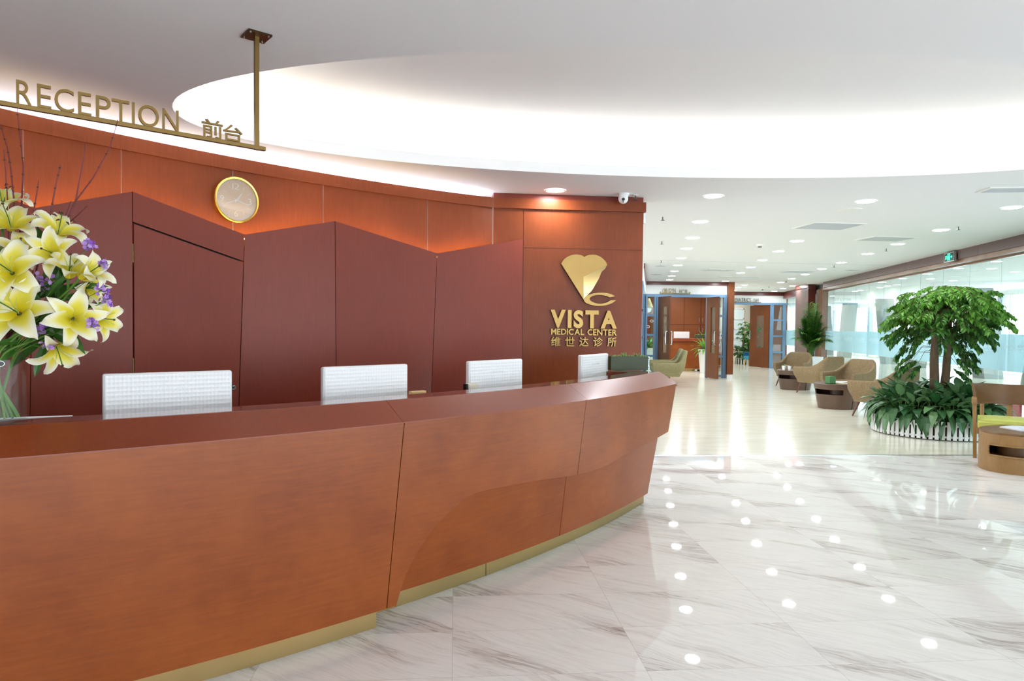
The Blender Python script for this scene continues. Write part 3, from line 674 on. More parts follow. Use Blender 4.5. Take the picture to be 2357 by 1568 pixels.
def leaf_door(name, hx, ang, wdt, par_label, tilt):
    g = sthing(name); p0 = ob(hx, 0, .03); e = Vector((math.cos(ang), math.sin(ang), 0)); n = Vector((-e.y, e.x, 0))
    def ds(nm, a0, a1, z0, z1, d0, d1, mt):
        m = MB(); m.obox(p0 + e * ((a0 + a1) / 2) + n * ((d0 + d1) / 2) + Vector((0, 0, (z0 + z1) / 2)), e * ((a1 - a0) / 2), n * ((d1 - d0) / 2), (0, 0, (z1 - z0) / 2)); return m.build(nm, mt, g)
    s0, s1, z0, z1 = wdt * .36, wdt * .78, .72, 1.97
    m = MB()
    for a0, a1, q0, q1 in ((0, s0, .02, 2.25), (s1, wdt, .02, 2.25), (s0, s1, .02, z0), (s0, s1, z1, 2.25)):
        m.obox(p0 + e * ((a0 + a1) / 2) + Vector((0, 0, (q0 + q1) / 2)), e * ((a1 - a0) / 2), n * .025, (0, 0, (q1 - q0) / 2))
    m.build('door_leaf', M['cherry_far'], g); ds('pane', s0, s1, z0, z1, -.004, .004, M['glass'])
    for sg in (-1, 1):
        m = MB(); hp = p0 + e * (wdt * .9); m.tube([hp + n * (sg * .02) + V(0, 0, .95), hp + n * (sg * .08) + V(0, 0, .95), hp + n * (sg * .085) + V(0, 0, 1.0), hp + n * (sg * .085) + V(0, 0, 1.25), hp + n * (sg * .08) + V(0, 0, 1.30), hp + n * (sg * .02) + V(0, 0, 1.30)], .015, 10); m.build('handle', M['steel'], g, smooth=True)
    return g
leaf_door('door_3', 4.09, math.radians(-80), .80, '', 0)
leaf_door('door_4', 5.46, math.radians(-80), .66, '', 0)
# side partition seen edge-on between the logo wall and the entrance
sp = sthing('wall_side'); A0, A1 = Vector((2.62, 13.7, 0)), Vector((3.715, 19.1, 0)); AE = (A1 - A0)
def ss_(name, f0, f1, z0, z1, th, mt, side=1): m = MB(); p, q = A0 + AE * f0, A0 + AE * f1; m.wall((p.x, p.y), (q.x, q.y), th, z0, z1, side=side); return m.build(name, mt, sp)
ss_('header', 0, 1, 2.335, H, .1, M['white']); ss_('crown_trim', 0, 1, 2.58, H, .02, M['cherry_fascia'], -1)
ss_('head_rail', 0, 1, 2.255, 2.335, .1, M['blue']); ss_('floor_rail', 0, 1, 0, .1, .1, M['blue'])
for i in range(5): ss_('post', i * .245, .015 + i * .245 if i < 4 else 1, .1, 2.26, .08, M['blue'])
for z in (.60, 1.19, 1.74): ss_('cross_rail', 0, 1, z - .03, z + .03, .06, M['blue'])
ss_('pane', 0, 1, .1, 2.26, .01, M['glass'])
# room behind the entrance
m = MB(); m.wall((-8.9, 13.2), (2.56, 13.75), .1, 0, H); struct(m.build('wall_corridor', M['white']))
m = MB(); m.wall((3.0, 24.3), (7.4, 24.45), .1, 0, H); struct(m.build('wall_clinic', M['cream']))
m = MB(); m.wall((2.95, 19.2), (3.45, 24.3), .1, 0, H); struct(m.build('wall_clinic_side', M['cream']))
m = MB(); m.wall((6.14, 19.4), (7.32, 24.0), .08, 0, H); struct(m.build('wall_partition', M['cream']))
# ---------------------------------------------------------------- second entrance, farther back
def pslab(name, x0, x1, z0, z1, y0, y1, mt, par): m = MB(); m.box(x0, x1, y0, y1, z0, z1); return m.build(name, mt, par)
wp = sthing('wall_end')
pslab('header', 7.3, 9.62, 2.285, H, 24.0, 24.12, M['white'], wp); pslab('crown_trim', 7.3, 9.62, 2.56, H, 23.95, 24.0, M['cherry_fascia'], wp)
fr = sthing('door_5')
pslab('head_rail', 7.3, 9.66, 2.235, 2.30, 23.96, 24.1, M['blue'], fr)
for x0, x1 in ((9.05, 9.17), (9.50, 9.60)): pslab('post', x0, x1, 0, 2.24, 23.97, 24.06, M['blue'], fr)
for z in (.05, .57, 1.14, 1.70): pslab('cross_rail', 9.17, 9.50, z - .03, z + .03, 23.98, 24.05, M['blue'], fr)
pslab('pane', 9.17, 9.50, .05, 2.24, 24.01, 24.018, M['glass'], fr)
g = sthing('door_6'); p0 = Vector((9.04, 24.02, 0)); e = Vector((math.cos(math.radians(112)), math.sin(math.radians(112)), 0)); n = Vector((-e.y, e.x, 0))
m = MB()
for a0, a1, q0, q1 in ((0, .24, .02, 2.22), (.6, .95, .02, 2.22), (.24, .6, .02, .72), (.24, .6, 1.86, 2.22)): m.obox(p0 + e * ((a0 + a1) / 2) + V(0, 0, (q0 + q1) / 2), e * ((a1 - a0) / 2), n * .025, (0, 0, (q1 - q0) / 2))
m.build('door_leaf', M['cherry_far'], g); m = MB(); m.obox(p0 + e * .42 + V(0, 0, 1.29), e * .18, n * .004, (0, 0, .57)); m.build('pane', M['glass'], g)
m = MB(); hp = p0 + e * .86; m.tube([hp + n * .02 + V(0, 0, 1.02), hp + n * .09 + V(0, 0, 1.02), hp + n * .09 + V(0, 0, 1.32), hp + n * .02 + V(0, 0, 1.32)], .015, 8); m.build('handle', M['steel'], g, smooth=True)
m = MB(); m.wall((7.0, 29.2), (11.5, 29.2), .1, 0, H); struct(m.build('wall_playroom', M['cream']))
m = MB(); m.wall((10.12, 28.6), (11.5, 28.6), .1, 0, H); struct(m.build('wall_playroom_return', M['cherry_far']))
m = MB(); m.wall((7.4, 24.2), (8.4, 29.1), .08, 0, H); struct(m.build('wall_playroom_side', M['cream']))
# white paned window in the far room
wn_ = sthing('window_1'); M['pane_gray'] = mat('grey_blind', (122, 118, 110), .5, noise=(20, (112, 108, 100)), stretch=(1, 1, 8)); M['pane_pale'] = mat('pale_pane', (214, 230, 230), .3)
for i in range(2):
    for j in range(4): pslab('pane', 9.02 + i * .42, 9.40 + i * .42, .56 + j * .42, .94 + j * .42, 29.1, 29.11, M['pane_gray'] if i == 0 else M['pane_pale'], wn_)
for i in range(3): pslab('frame', 8.98 + i * .42, 9.03 + i * .42, .5, 2.25, 29.06, 29.12, M['white'], wn_)
for j in range(5): pslab('frame', 8.98, 9.86, .52 + j * .42, .57 + j * .42, 29.06, 29.12, M['white'], wn_)
# ---------------------------------------------------------------- reception counter
CC = (-6.824, 9.951)
desk = thing('reception_counter', 'long curved cherry veneer reception counter with a brass kick plate', 'counter')
A_L, A_R = -70.0, -28.925
def rf(z): return 9.28 + .022 * (z - .1) / .85
def rl(z): return 9.16 + .1 * (z - .1) / .5
def lerp_pts(pts, a):
    if a <= pts[0][0]: return pts[0][1]
    for (a0, z0), (a1, z1) in zip(pts, pts[1:]):
        if a <= a1: return z0 + (z1 - z0) * (a - a0) / (a1 - a0)
    return pts[-1][1]
lowc = D['panel_low']
# smooth the measured lower edge with a Catmull-Rom pass
def cr(pts, n=8):
    out = []
    for i in range(len(pts) - 1):
        p0, p1, p2, p3 = pts[max(i - 1, 0)], pts[i], pts[i + 1], pts[min(i + 2, len(pts) - 1)]
        for k in range(n):
            t = k / n; out.append(tuple(.5 * ((2 * p1[j]) + (p2[j] - p0[j]) * t + (2 * p0[j] - 5 * p1[j] + 4 * p2[j] - p3[j]) * t * t + (3 * p1[j] - p0[j] - 3 * p2[j] + p3[j]) * t ** 3) for j in (0, 1)))
    return out + [pts[-1]]
lows = cr(lowc)
ZT, ZB = .95, .095
def zlow(a): return ZB if a < lowc[0][0] else lerp_pts(lows, a)
def slant(j, z):  # joint line: angle as a function of height
    (a0, z0), (a1, z1) = j; return a0 + (a1 - a0) * (z - z0) / (z1 - z0)
J1, J2, JE = D['joint1'], D['joint2'], D['end_up']
def front(name, fa0, fa1, zl, rr, th, n=60, nz=6, z1=ZT):
    """panel between slanted edges fa0(z), fa1(z), lower edge zl(angle), on radius rr(z)"""
    m = MB(); rows = []
    for inner in (0, 1):
        for i in range(n + 1):
            for k in range(nz + 1):
                a = fa0(z1) + (fa1(z1) - fa0(z1)) * i / n; z0 = zl(a)
                for _ in range(3):
                    z = z0 + (z1 - z0) * k / nz; a_ = fa0(z) + (fa1(z) - fa0(z)) * i / n
                    z0 = zl(fa0(z0) + (fa1(z0) - fa0(z0)) * i / n)
                z = z0 + (z1 - z0) * k / nz; a_ = fa0(z) + (fa1(z) - fa0(z)) * i / n
                m.v.append(tuple(pol(CC, rr(z) - th * inner, a_, z)))
    N = (n + 1) * (nz + 1); idx = lambda i, k, s: s * N + i * (nz + 1) + k
    for i in range(n):
        for k in range(nz):
            m.face((idx(i, k, 0), idx(i + 1, k, 0), idx(i + 1, k + 1, 0), idx(i, k + 1, 0))); m.face((idx(i, k, 1), idx(i, k + 1, 1), idx(i + 1, k + 1, 1), idx(i + 1, k, 1)))
        m.face((idx(i, 0, 0), idx(i, 0, 1), idx(i + 1, 0, 1), idx(i + 1, 0, 0))); m.face((idx(i, nz, 0), idx(i + 1, nz, 0), idx(i + 1, nz, 1), idx(i, nz, 1)))
    for k in range(nz):
        m.face((idx(0, k, 0), idx(0, k + 1, 0), idx(0, k + 1, 1), idx(0, k, 1))); m.face((idx(n, k, 0), idx(n, k, 1), idx(n, k + 1, 1), idx(n, k + 1, 0)))
    return m.build(name, M['cherry'], desk, smooth=True, angle=30)
G_ = .014
front('front_panel', lambda z: A_L, lambda z: slant(J1, z) - G_, lambda a: ZB, rf, .03)
front('front_panel', lambda z: slant(J1, z) + G_, lambda z: slant(J2, z) - G_, zlow, rf, .05, n=110)
front('front_panel', lambda z: slant(J2, z) + G_, lambda z: slant(JE, z), zlow, rf, .05, n=40)
LJ, LEd = D['low_joint'], D['low_end']
front('recessed_panel', lambda z: -47.9, lambda z: slant(LJ, z) - G_, lambda a: .10, rl, .03, n=50, z1=.60)
front('recessed_panel', lambda z: slant(LJ, z) + G_, lambda z: slant(LEd, z), lambda a: .10, rl, .03, n=30, z1=.66)
def sector(name, a0, a1, prof, mt, n=40, sm=True, par=desk):
    """closed profile [(r,z)] swept along the counter arc"""
    m = MB(); k = len(prof)
    for i in range(n + 1):
        a = a0 + (a1 - a0) * i / n
        for q in prof:
            da = q[2] if len(q) > 2 else 0
            m.v.append(tuple(pol(CC, q[0], a + da * (i == n), q[1])))
    for i in range(n):
        for j in range(k): m.face((i * k + j, (i + 1) * k + j, (i + 1) * k + (j + 1) % k, i * k + (j + 1) % k))
    m.face(list(range(k))[::-1]); m.face([n * k + j for j in range(k)])
    return m.build(name, mt, par, smooth=sm, angle=25)
RT, RB = 9.160, 8.985
TJ = [A_L] + D['top_joints']
for a0, a1 in zip(TJ, TJ[1:]):
    sector('bevelled_edge', a0 + .006, a1 - .006, [(9.303, .948), (9.303, .952), (RT, 1.04), (RT - .02, 1.04), (RT - .02, .948)], M['cherry_trim'], 40)
M['counter_top'] = wood('polished_counter_top', (112, 48, 30), (128, 58, 36), .07, grain=(6, 6, 1), coat=.3, bmp=.0)
sector('counter_top', A_L, TJ[-1] - .006, [(RT - .021, 1.04), (RB, 1.04), (RB, 1.0), (RT - .021, 1.0)], M['counter_top'], 90)
sector('counter_top', -30.3, TJ[-1] - .006, [(RB, 1.04), (8.79, 1.04), (8.79, 1.0), (RB, 1.0)], M['counter_top'], 10)
sector('inner_panel', A_L, -29.4, [(RB, .999), (RB, .1), (RB - .02, .1), (RB - .02, .999)], M['cherry_dark'], 60)
sector('end_panel', -30.4, -29.9, [(9.15, .999), (9.06, .1), (8.82, .1), (8.82, .999)], M['cherry'], 4)
sector('work_surface', A_L, -31.9, [(RB - .02, .74), (8.35, .74), (8.35, .71), (RB - .02, .71)], M['counter_top'], 70)
sector('kick_plate', A_L, -47.75, [(9.235, 0), (9.235, .096), (9.2, .096), (9.2, 0)], M['brass_kick'], 40)
sector('kick_plate', -47.9, -29.9, [(9.10, 0), (9.10, .101), (9.05, .101), (9.05, 0)], M['brass_kick'], 60)
for aa in (-42.68,):
    sector('kick_joint', aa - .01, aa + .01, [(9.1012, 0), (9.1012, .101), (9.1, .101), (9.1, 0)], M['bronze'], 1)
sector('inner_core', A_L, -30.0, [(9.13, .94), (9.02, .1), (9.0, .1), (9.0, .94)], M['dark'], 60)
# ---------------------------------------------------------------- monitors
t = NT('moulded_monitor_back'); br = t.add('ShaderNodeTexVoronoi'); br.inputs['Scale'].default_value = 1.0
mp = t.coord((62, 1, 52)); t.link(mp, br.inputs['Vector']); t.p.inputs['Base Color'].default_value = lin((238, 239, 240)); t.p.inputs['Roughness'].default_value = .35
br.inputs['Randomness'].default_value = .0; t.bump(br.outputs['Distance'], .55, .006); M['monitor_back'] = t.m
lab = ['white computer monitor beside the flower vase, largest on the counter', 'white computer monitor, second along the counter from the flower vase', 'white computer monitor in front of the logo wall with a black object at its foot', 'white computer monitor at the far end beside the green trough planter']
mon = thing('computer_monitor', lab[0], 'monitor', (0, 0, 0), 0, 'monitors along the counter')
m = MB(); m.box(-.262, .262, -.002, .034, .10, .43); m.build('screen_shell', M['monitor'], mon, bevel=.010, seg=3, smooth=True)
m = MB(); m.box(-.255, .255, -.0045, -.001, .107, .423); m.build('back_cover', M['monitor_back'], mon, bevel=.002, seg=2)
m = MB(); m.box(-.25, .25, .034, .036, .115, .415); m.build('screen', M['black'], mon)
m = MB(); line_text(m, 'SAMSUNG', .075, -.075, .345, .362, V(0, -.0048, 0), V(1, 0, 0), V(0, 0, 1), V(0, -1, 0), .0012, .0); m.v = [(-v[0], v[1], v[2]) for v in m.v]; m.build('embossed_maker_name', M['monitor'], mon)
m = MB(); m.box(-.03, .03, .0, .03, .012, .12); m.build('stand_neck', M['monitor'], mon, bevel=.004)
m = MB(); m.lathe([(.11, 0), (.11, .008), (.03, .013)], 32, (0, .01, 0), sy=.75); m.build('stand_base', M['monitor'], mon)
for i, ((x, y), rz) in enumerate(D['monitors']):
    if i == 0: mon.location = (x, y, .75); mon.rotation_euler.z = math.radians(rz); o = mon
    else: o = dup(mon, (x, y, .75), math.radians(rz), lab[i])
for o in [mon]: pass
# small objects behind the counter edge
t_ = thing('tape_dispenser', 'small cream and black desk dispenser left of the third monitor', 'dispenser', tuple(pol(CC, 8.78, -41.45, 0)), math.radians(45))
m = MB(); m.box(-.04, .04, -.02, .02, .741, 1.05); m.build('body', M['cream'], t_, bevel=.006); m = MB(); m.box(-.055, -.04, -.016, .016, 1.0, 1.05); m.build('cutter_end', M['black'], t_, bevel=.004)
m = MB(); p = pol(CC, 8.86, -44.6, 0); e = V(math.cos(math.radians(44)), math.sin(math.radians(44)), 0); m.obox(p + V(0, 0, .89), e * .05, V(-e.y, e.x, 0) * .015, (0, 0, .15)); tag(m.build('letter_holder', M['birch'], None, bevel=.004), 'low orange wooden holder right of the second monitor', 'holder')
m = MB(); m.tube([pol(CC, 8.955, a, 1.036 + .006 * math.sin((a + 58.2) / 3.2 * PI)) for a in [-58.2 + 3.2 * i / 12 for i in range(13)]], .0042, 6)
tag(m.build('desk_rail', M['white_gloss']), 'thin white curved rail behind the counter left of the nearest monitor', 'rail')
# ---------------------------------------------------------------- trough planter on the counter end
q0, q1 = Vector(D['planter'][0]), Vector(D['planter'][1]); q0 = Vector((.85, 5.67, 1.04)); q1 = Vector((1.13, 5.71, 1.04))
pe = (q1 - q0).normalized(); pn = V(-pe.y, pe.x, 0); ang_p = math.atan2(pe.y, pe.x)
tp = thing('trough_planter', 'dark green trough planter of succulents on the far end of the counter', 'planter', tuple((q0 + q1) / 2 + pn * .06), ang_p)
tp.location.z = 1.04
m = MB(); hw, hd, hh = .165, .05, .115
m.box(-hw, hw, -hd, -hd + .008, 0, hh); m.box(-hw, hw, hd - .008, hd, 0, hh); m.box(-hw, -hw + .008, -hd, hd, 0, hh); m.box(-hw, hw, -hd, hd, 0, .006); m.build('trough', M['trough'], tp)
m = MB(); m.box(hw - .008, hw + .002, -hd, hd, 0, hh + .002); m.build('foil_end', M['foil'], tp)
m = MB(); m.box(-hw + .008, hw - .009, -hd + .008, hd - .008, .006, hh - .012); m.build('soil', M['soil'], tp)
M['succ'] = leafmat('succulent', (96, 136, 84), (176, 200, 120), .4, .1)
for i in range(9):
    m = MB(); x = -hw + .025 + i * .035; s = .9 + .6 * rnd.random(); zz = hh - .012; up = .045 if i in (3, 6) else .026
    for k in range(9):
        a = 2.4 * k + i; rr = .02 * s; d = V(math.cos(a), math.sin(a), 0)
        p = V(x, (rnd.random() - .5) * .03, zz); tip = p + d * rr + V(0, 0, up * (.7 + .5 * rnd.random())); sd = V(-d.y, d.x, 0) * .007
        m.add([p, p + d * rr * .6 + sd + V(0, 0, up * .4), tip, p + d * rr * .6 - sd + V(0, 0, up * .4), p + d * rr * .6 + V(0, 0, up * .4 - .006)], [(0, 1, 2), (0, 2, 3), (0, 4, 1), (0, 3, 4), (1, 4, 2), (4, 3, 2)])
    m.build('succulent', M['succ'], tp)
# ---------------------------------------------------------------- hanging sign
R0, R1 = Vector(D['rail'][0]), Vector(D['rail'][1]); RE = (R1 - R0).normalized(); RN = V(RE.y, -RE.x, 0)
sign = thing('hanging_sign', 'brushed brass sign RECEPTION 前台 hanging from the ceiling on a post', 'sign', tuple(R1))
sign.location = (0, 0, 0)
def rs(x, z, d=0): return V(R0.x, R0.y, 0) + RE * x + V(0, 0, z) + RN * d
RL = (R1 - R0).length
m = MB(); m.obox(rs(RL / 2 - .19, 2.1865, 0), RE * (RL / 2 + .2), RN * .010, (0, 0, .0085)); m.build('rail', M['brass'], sign, bevel=.0015)
pp = Vector((*D['sign_post'], 0)); pp = rs((pp - V(R0.x, R0.y, 0)).dot(RE), 0, 0)
m = MB(); m.obox(pp + V(0, 0, (2.176 + H) / 2), RE * .0095, RN * .0095, (0, 0, (H - 2.176) / 2)); m.build('post', M['brass'], sign, bevel=.001)
m = MB(); m.obox(pp + V(0, 0, H - .004), RE * .052, RN * .052, (0, 0, .004)); m.build('ceiling_plate', M['bronze'], sign)
m = MB(); m.obox(rs(-.30, (2.176 + H) / 2), RE * .0095, RN * .0095, (0, 0, (H - 2.176) / 2)); m.build('post', M['brass'], sign)
for i, (a, c) in enumerate(((.04, .04), (-.04, .04), (.04, -.04), (-.04, -.04))):
    m = MB(); q = pp + RE * a + RN * c; m.tube([q + V(0, 0, H - .008), q + V(0, 0, H - .012)], .005, 10); m.build('screw', M['steel'], sign)
SL = D['sign_letters']
for key, ch in (('R', 'R'), ('E', 'E'), ('C', 'C'), ('E2', 'E'), ('P', 'P'), ('T', 'T'), ('I', 'I'), ('O', 'O'), ('N', 'N'), ('q', '前'), ('t', '台')):
    (x0, z0), (x1, z1) = SL[key]; m = MB(); ztop = 2.281 if ch not in '前台' else (2.272 if ch == '前' else 2.266); zb = 2.194
    glyph_mesh(m, ch, x0, x1, zb, ztop, rs(0, 0, .004), RE, V(0, 0, 1), -RN, .010, .0 if ch not in '前台' else .008); m.build('letter', M['brass'], sign)
# ---------------------------------------------------------------- wall clock
ck = Vector(D['clock']); nr = V(WC[0] - ck.x, WC[1] - ck.y, 0).normalized(); tx = V(-nr.y, nr.x, 0)
if tx.x < 0: tx = -tx
base = pol(WC, RW + .03, math.degrees(math.atan2(ck.y - WC[1], ck.x - WC[0])), ck.z)
clock = thing('wall_clock', 'round gold rimmed wall clock with white numerals on the reception wall', 'clock', tuple(base))
clock.location = base
clock.matrix_world = Matrix(((tx.x, nr.x, 0, base.x), (tx.y, nr.y, 0, base.y), (0, 0, 1, base.z), (0, 0, 0, 1)))
def dsk(name, prof, mt, n=64):    # lathe about the clock's axis (local +Y points into the room)
    m = MB(); m.lathe(prof, n, cap=False); m.v = [(v[0], v[2], v[1]) for v in m.v]; return m.build(name, mt, clock, smooth=True, angle=30)
CR = .168
dsk('rim', [(CR - .004, 0), (CR, .004), (CR, .042), (CR - .005, .046), (CR - .014, .044), (CR - .016, .026)], M['gold'])
m = MB(); m.lathe([(CR - .016, .02), (CR - .016, .026)], 64); m.v = [(v[0], v[2], v[1]) for v in m.v]; m.build('dial', M['dial'], clock)
m = MB(); m.lathe([(CR - .014, .038), (CR - .014, .0385)], 64); m.v = [(v[0], v[2], v[1]) for v in m.v]; m.build('glass_cover', M['clock_glass'], clock)
for tx_, cx, cz in (('12', 0, .1), ('3', .105, 0), ('6', 0, -.1), ('9', -.105, 0)):
    w = .030 if len(tx_) > 1 else .016; m = MB(); line_text(m, tx_, cx - w, cx + w, cz - .022, cz + .022, V(0, .0262, 0), V(1, 0, 0), V(0, 0, 1), V(0, 1, 0), .0006, -.012); m.build('numeral', M['white'], clock)
m = MB()
for i in range(60):
    a = 2 * PI * i / 60; big = i % 5 == 0
    if big and i % 15 == 0: continue
    r0, r1 = (.092, .122) if big else (.135, .141); c = V(math.sin(a), 0, math.cos(a)); s = V(math.cos(a), 0, -math.sin(a))
    m.obox(c * ((r0 + r1) / 2) + V(0, .0264, 0), c * ((r1 - r0) / 2), s * .0009, (0, .0003, 0))
m.build('minute_marks', M['white'], clock)
def hand(name, deg, l, back, w):
    a = math.radians(deg); c = V(math.sin(a), 0, math.cos(a)); s = V(math.cos(a), 0, -math.sin(a)); m = MB()
    m.obox(c * ((l - back) / 2) + V(0, .031, 0), c * ((l + back) / 2), s * w, (0, .0006, 0)); m.build(name, M['white_gloss'], clock)
hand('hour_hand', 38, .062, .02, .0032); hand('minute_hand', 107, .095, .022, .0024); hand('second_hand', 246, .085, .03, .0014)
# ---------------------------------------------------------------- logo sign on the logo wall
logo = thing('wall_sign', 'raised brass sign VISTA MEDICAL CENTER 维世达诊所 with a folded heart emblem', 'sign')
def lpoly(name, pts, d0, d1, mt):
    m = MB(); P = [lw(x, z, d1) for x, z in pts]; m.prism(P, -LN * (d1 - d0)); return m.build(name, mt, logo)
hp = D['logo_heart']
sm = cr(hp[:15], 4)
lpoly('emblem', sm + hp[15:], -.028, .004, M['brass_logo'])
fc = D['logo_facet']; lpoly('emblem_mirror_facet', [fc[0]] + cr(fc[:8], 3)[1:] + [fc[8]], -.028, .0, M['brass_mirror'])
m = MB(); cp = D['c_pts']
outer = cr(cp[1:12], 4); inner = cr(cp[14:23], 4)
pts = [cp[0]] + outer + [cp[12], cp[13]] + inner + [cp[23]]
P = [lw(x, z, .006) for x, z in pts]
bm_ = bmesh.new(); vs_ = [bm_.verts.new(p) for p in P]; es_ = [bm_.edges.new((vs_[i], vs_[(i + 1) % len(vs_)])) for i in range(len(vs_))]
bmesh.ops.triangle_fill(bm_, use_beauty=True, edges=es_); g_ = bmesh.ops.extrude_face_region(bm_, geom=list(bm_.faces)); bmesh.ops.translate(bm_, verts=[e for e in g_['geom'] if isinstance(e, bmesh.types.BMVert)], vec=-LN * .034)
bm_.verts.index_update(); m.add([v.co.copy() for v in bm_.verts], [[v.index for v in f.verts] for f in bm_.faces]); bm_.free(); m.build('emblem_loop', M['brass_logo'], logo)
def letters(text, box, d, weight, gap, cjk=False):
    (x0, zt0), (x1, zt1), _, _ = box; (_, zb0), (_, zb1) = box[2], box[3]
    ws = [None if c == ' ' else (lambda v: (min(p[0] for p in v), max(p[0] for p in v)))(glyph(c, weight)[0]) for c in text]
    tot = sum(.28 if w is None else (w[1] - w[0]) for w in ws) + gap * (len(ws) - 1); k = (x1 - x0) / tot; x = x0
    for c, w in zip(text, ws):
        if w is None: x += (.28 + gap) * k; continue
        wx = (w[1] - w[0]) * k; f = (x - x0) / (x1 - x0); zt = zt0 + (zt1 - zt0) * f; zb = zb0 + (zb1 - zb0) * f
        m = MB(); glyph_mesh(m, c, x, x + wx, zb, zt, lw(0, 0, d), LE, V(0, 0, 1), -LN, d + .03, weight); m.build('letter', M['brass_logo'], logo); x += wx + gap * k
letters('VISTA', D['vista'], .004, .045, .10); letters('MEDICAL CENTER', D['medical'], -.004, .026, .07)
zh = D['zhs']; z1, z0 = 1.300, 1.207
for i, ch in enumerate('维世达诊所'):
    x = .571 + i * .1407; m = MB(); glyph_mesh(m, ch, x, x + .093, z0, z1, lw(0, 0, -.006), LE, V(0, 0, 1), -LN, .024, .014); m.build('character', M['brass_logo'], logo)
def rebase(root, p):
    p = Vector(p); root.location = p
    for ch in root.children: ch.location = Vector(ch.location) - p
rebase(desk, pol(CC, 9.0, -45, 0)); rebase(sign, pp + V(0, 0, H)); rebase(logo, lw(.9, 1.6, -.03))
# ---------------------------------------------------------------- armchairs
def smooth(t): t = max(0, min(1, t)); return t * t * (3 - 2 * t)
def shell_mesh(arm=.565, back=.80, w=.36, d=.37, ramp=(.33, .40)):
    """wrap-around upholstered shell; the chair faces -Y"""
    m = MB(); N = 64; T = .062
    # plan path: left front -> back -> right front (superellipse U)
    def path(s):   # s in [-1,1]
        k = abs(s); sg = 1 if s > 0 else -1
        if k < .36: return V(sg * (w - .12) * k / .36, d, 0), V(0, 1, 0)
        if k < .56:
            a = (k - .36) / .20 * PI / 2; return V(sg * (w - .12 + .12 * math.sin(a)), d - .12 + .12 * math.cos(a), 0), V(sg * math.sin(a), math.cos(a), 0)
        f = (k - .56) / .44; return V(sg * w, d - .12 - f * (2 * d - .14), 0), V(sg, 0, 0)
    def top(s):
        k = abs(s); return back - (back - arm) * smooth((k - ramp[0]) / ramp[1]) - .01 * smooth((k - .7) / .3)
    zb = .235; nz = 10; rows = []
    for i in range(N + 1):
        s = -1 + 2 * i / N; p, n = path(s); k = abs(s); zt = top(s); ring = []
        lean = .06 * smooth((zt - arm) / (back - arm)) if back > arm else 0
        inward = .09 * smooth((zt - arm) / (back - arm))
        for j in range(nz + 1):
            z = zb + (zt - zb) * j / nz; h = (z - zb) / (back - zb)
            taper = .80 + .20 * smooth(min(1, (z - zb) / .24))
            q = V(p.x * taper * (1 - .10 * smooth((z - arm) / (back - arm)) * (1 if k > .2 else k / .2)), (p.y if p.y > 0 else p.y * (taper * .9 + .1)) * (taper if p.y > 0 else 1), z)
            q += V(0, .10 * h * max(0, p.y / d), 0); ring.append(q)
        for q_i in range(5):    # rounded top
            a = PI * (q_i + 1) / 6; t_ = ring[nz]; ring.append(V(t_.x, t_.y, zt) - n * (T / 2 * (1 - math.cos(a))) + V(0, 0, math.sin(a) * .022))
        for j in range(nz, -1, -1):
            q = ring[j]; ring.append(q - n * T)
        rows.append(ring)
    K = len(rows[0]); o = 0
    for r in rows: m.v += [tuple(q) for q in r]
    for i in range(N):
        for j in range(K - 1): m.face((i * K + j, (i + 1) * K + j, (i + 1) * K + j + 1, i * K + j + 1))
        m.face((i * K + K - 1, (i + 1) * K + K - 1, (i + 1) * K, i * K))
    m.face(list(range(K))); m.face([N * K + j for j in range(K)][::-1])
    # underside
    P = [rows[i][0] for i in range(N + 1)]; o = len(m.v); m.v += [tuple(q) for q in P]; m.face([o + i for i in range(N + 1)])
    return m
def rbox(m, x0, x1, y0, y1, z0, z1): m.box(x0, x1, y0, y1, z0, z1)
def armchair(label, loc, rz, group, swivel=False, fab='fabric'):
    ch = thing('armchair', label, 'armchair', (*loc, 0), rz, group)
    (shell_mesh(.54, .84, .34, .37, (.40, .22)) if swivel else shell_mesh()).build('upholstered_shell', M[fab], ch, smooth=True, angle=50)
    m = MB(); rbox(m, -.29, .29, -.33, .30, .27, .415); m.build('seat_cushion', M[fab], ch, bevel=.035, seg=4, smooth=True, angle=60)
    if swivel:
        m = MB(); m.tube([(0, 0, .02), (0, 0, .25)], .03, 16); m.build('pedestal', M['steel'], ch, smooth=True)
        m = MB(); m.lathe([(.26, 0), (.26, .008), (.05, .022)], 40); m.build('base_disc', M['steel'], ch, smooth=True)
    else:
        for sx in (-1, 1):
            for sy in (-1, 1):
                m = MB(); m.tube([(sx * .30, sy * .29, 0), (sx * .23, sy * .22, .26)], [.012, .024], 12); m.build('leg', M['walnut_leg'], ch, smooth=True)
    return ch
def face(fx, fy): return math.atan2(fy, fx) + PI / 2     # local -Y points along (fx, fy)
gA = 'tweed armchairs in the lounge'
chD = armchair('tan tweed armchair turned away, next to the leafy tree planter', (5.93, 10.91), face(-.45, .89), gA)
chB = dup(chD, (6.66, 14.83, 0), face(-.39, .92), 'tan tweed armchair turned away, in front of the table with two white cups')
chC = dup(chD, (6.48, 13.13, 0), face(-.87, -.50), 'tan tweed armchair facing the room behind the table with a green box')
chA = dup(chD, (6.92, 16.77, 0), face(-.66, -.75), 'tan tweed armchair in front of the palm in a white pot')
gO = 'olive armchairs by the first clinic entrance'
ch1 = armchair('olive tweed swivel armchair nearer the counter, before the clinic entrance', (3.72, 16.4), face(-1, .12), gO, True, 'fabric_olive')
ch2 = dup(ch1, (3.92, 17.6, 0), face(-1, .12), 'olive tweed swivel armchair partly hidden behind its nearer twin')
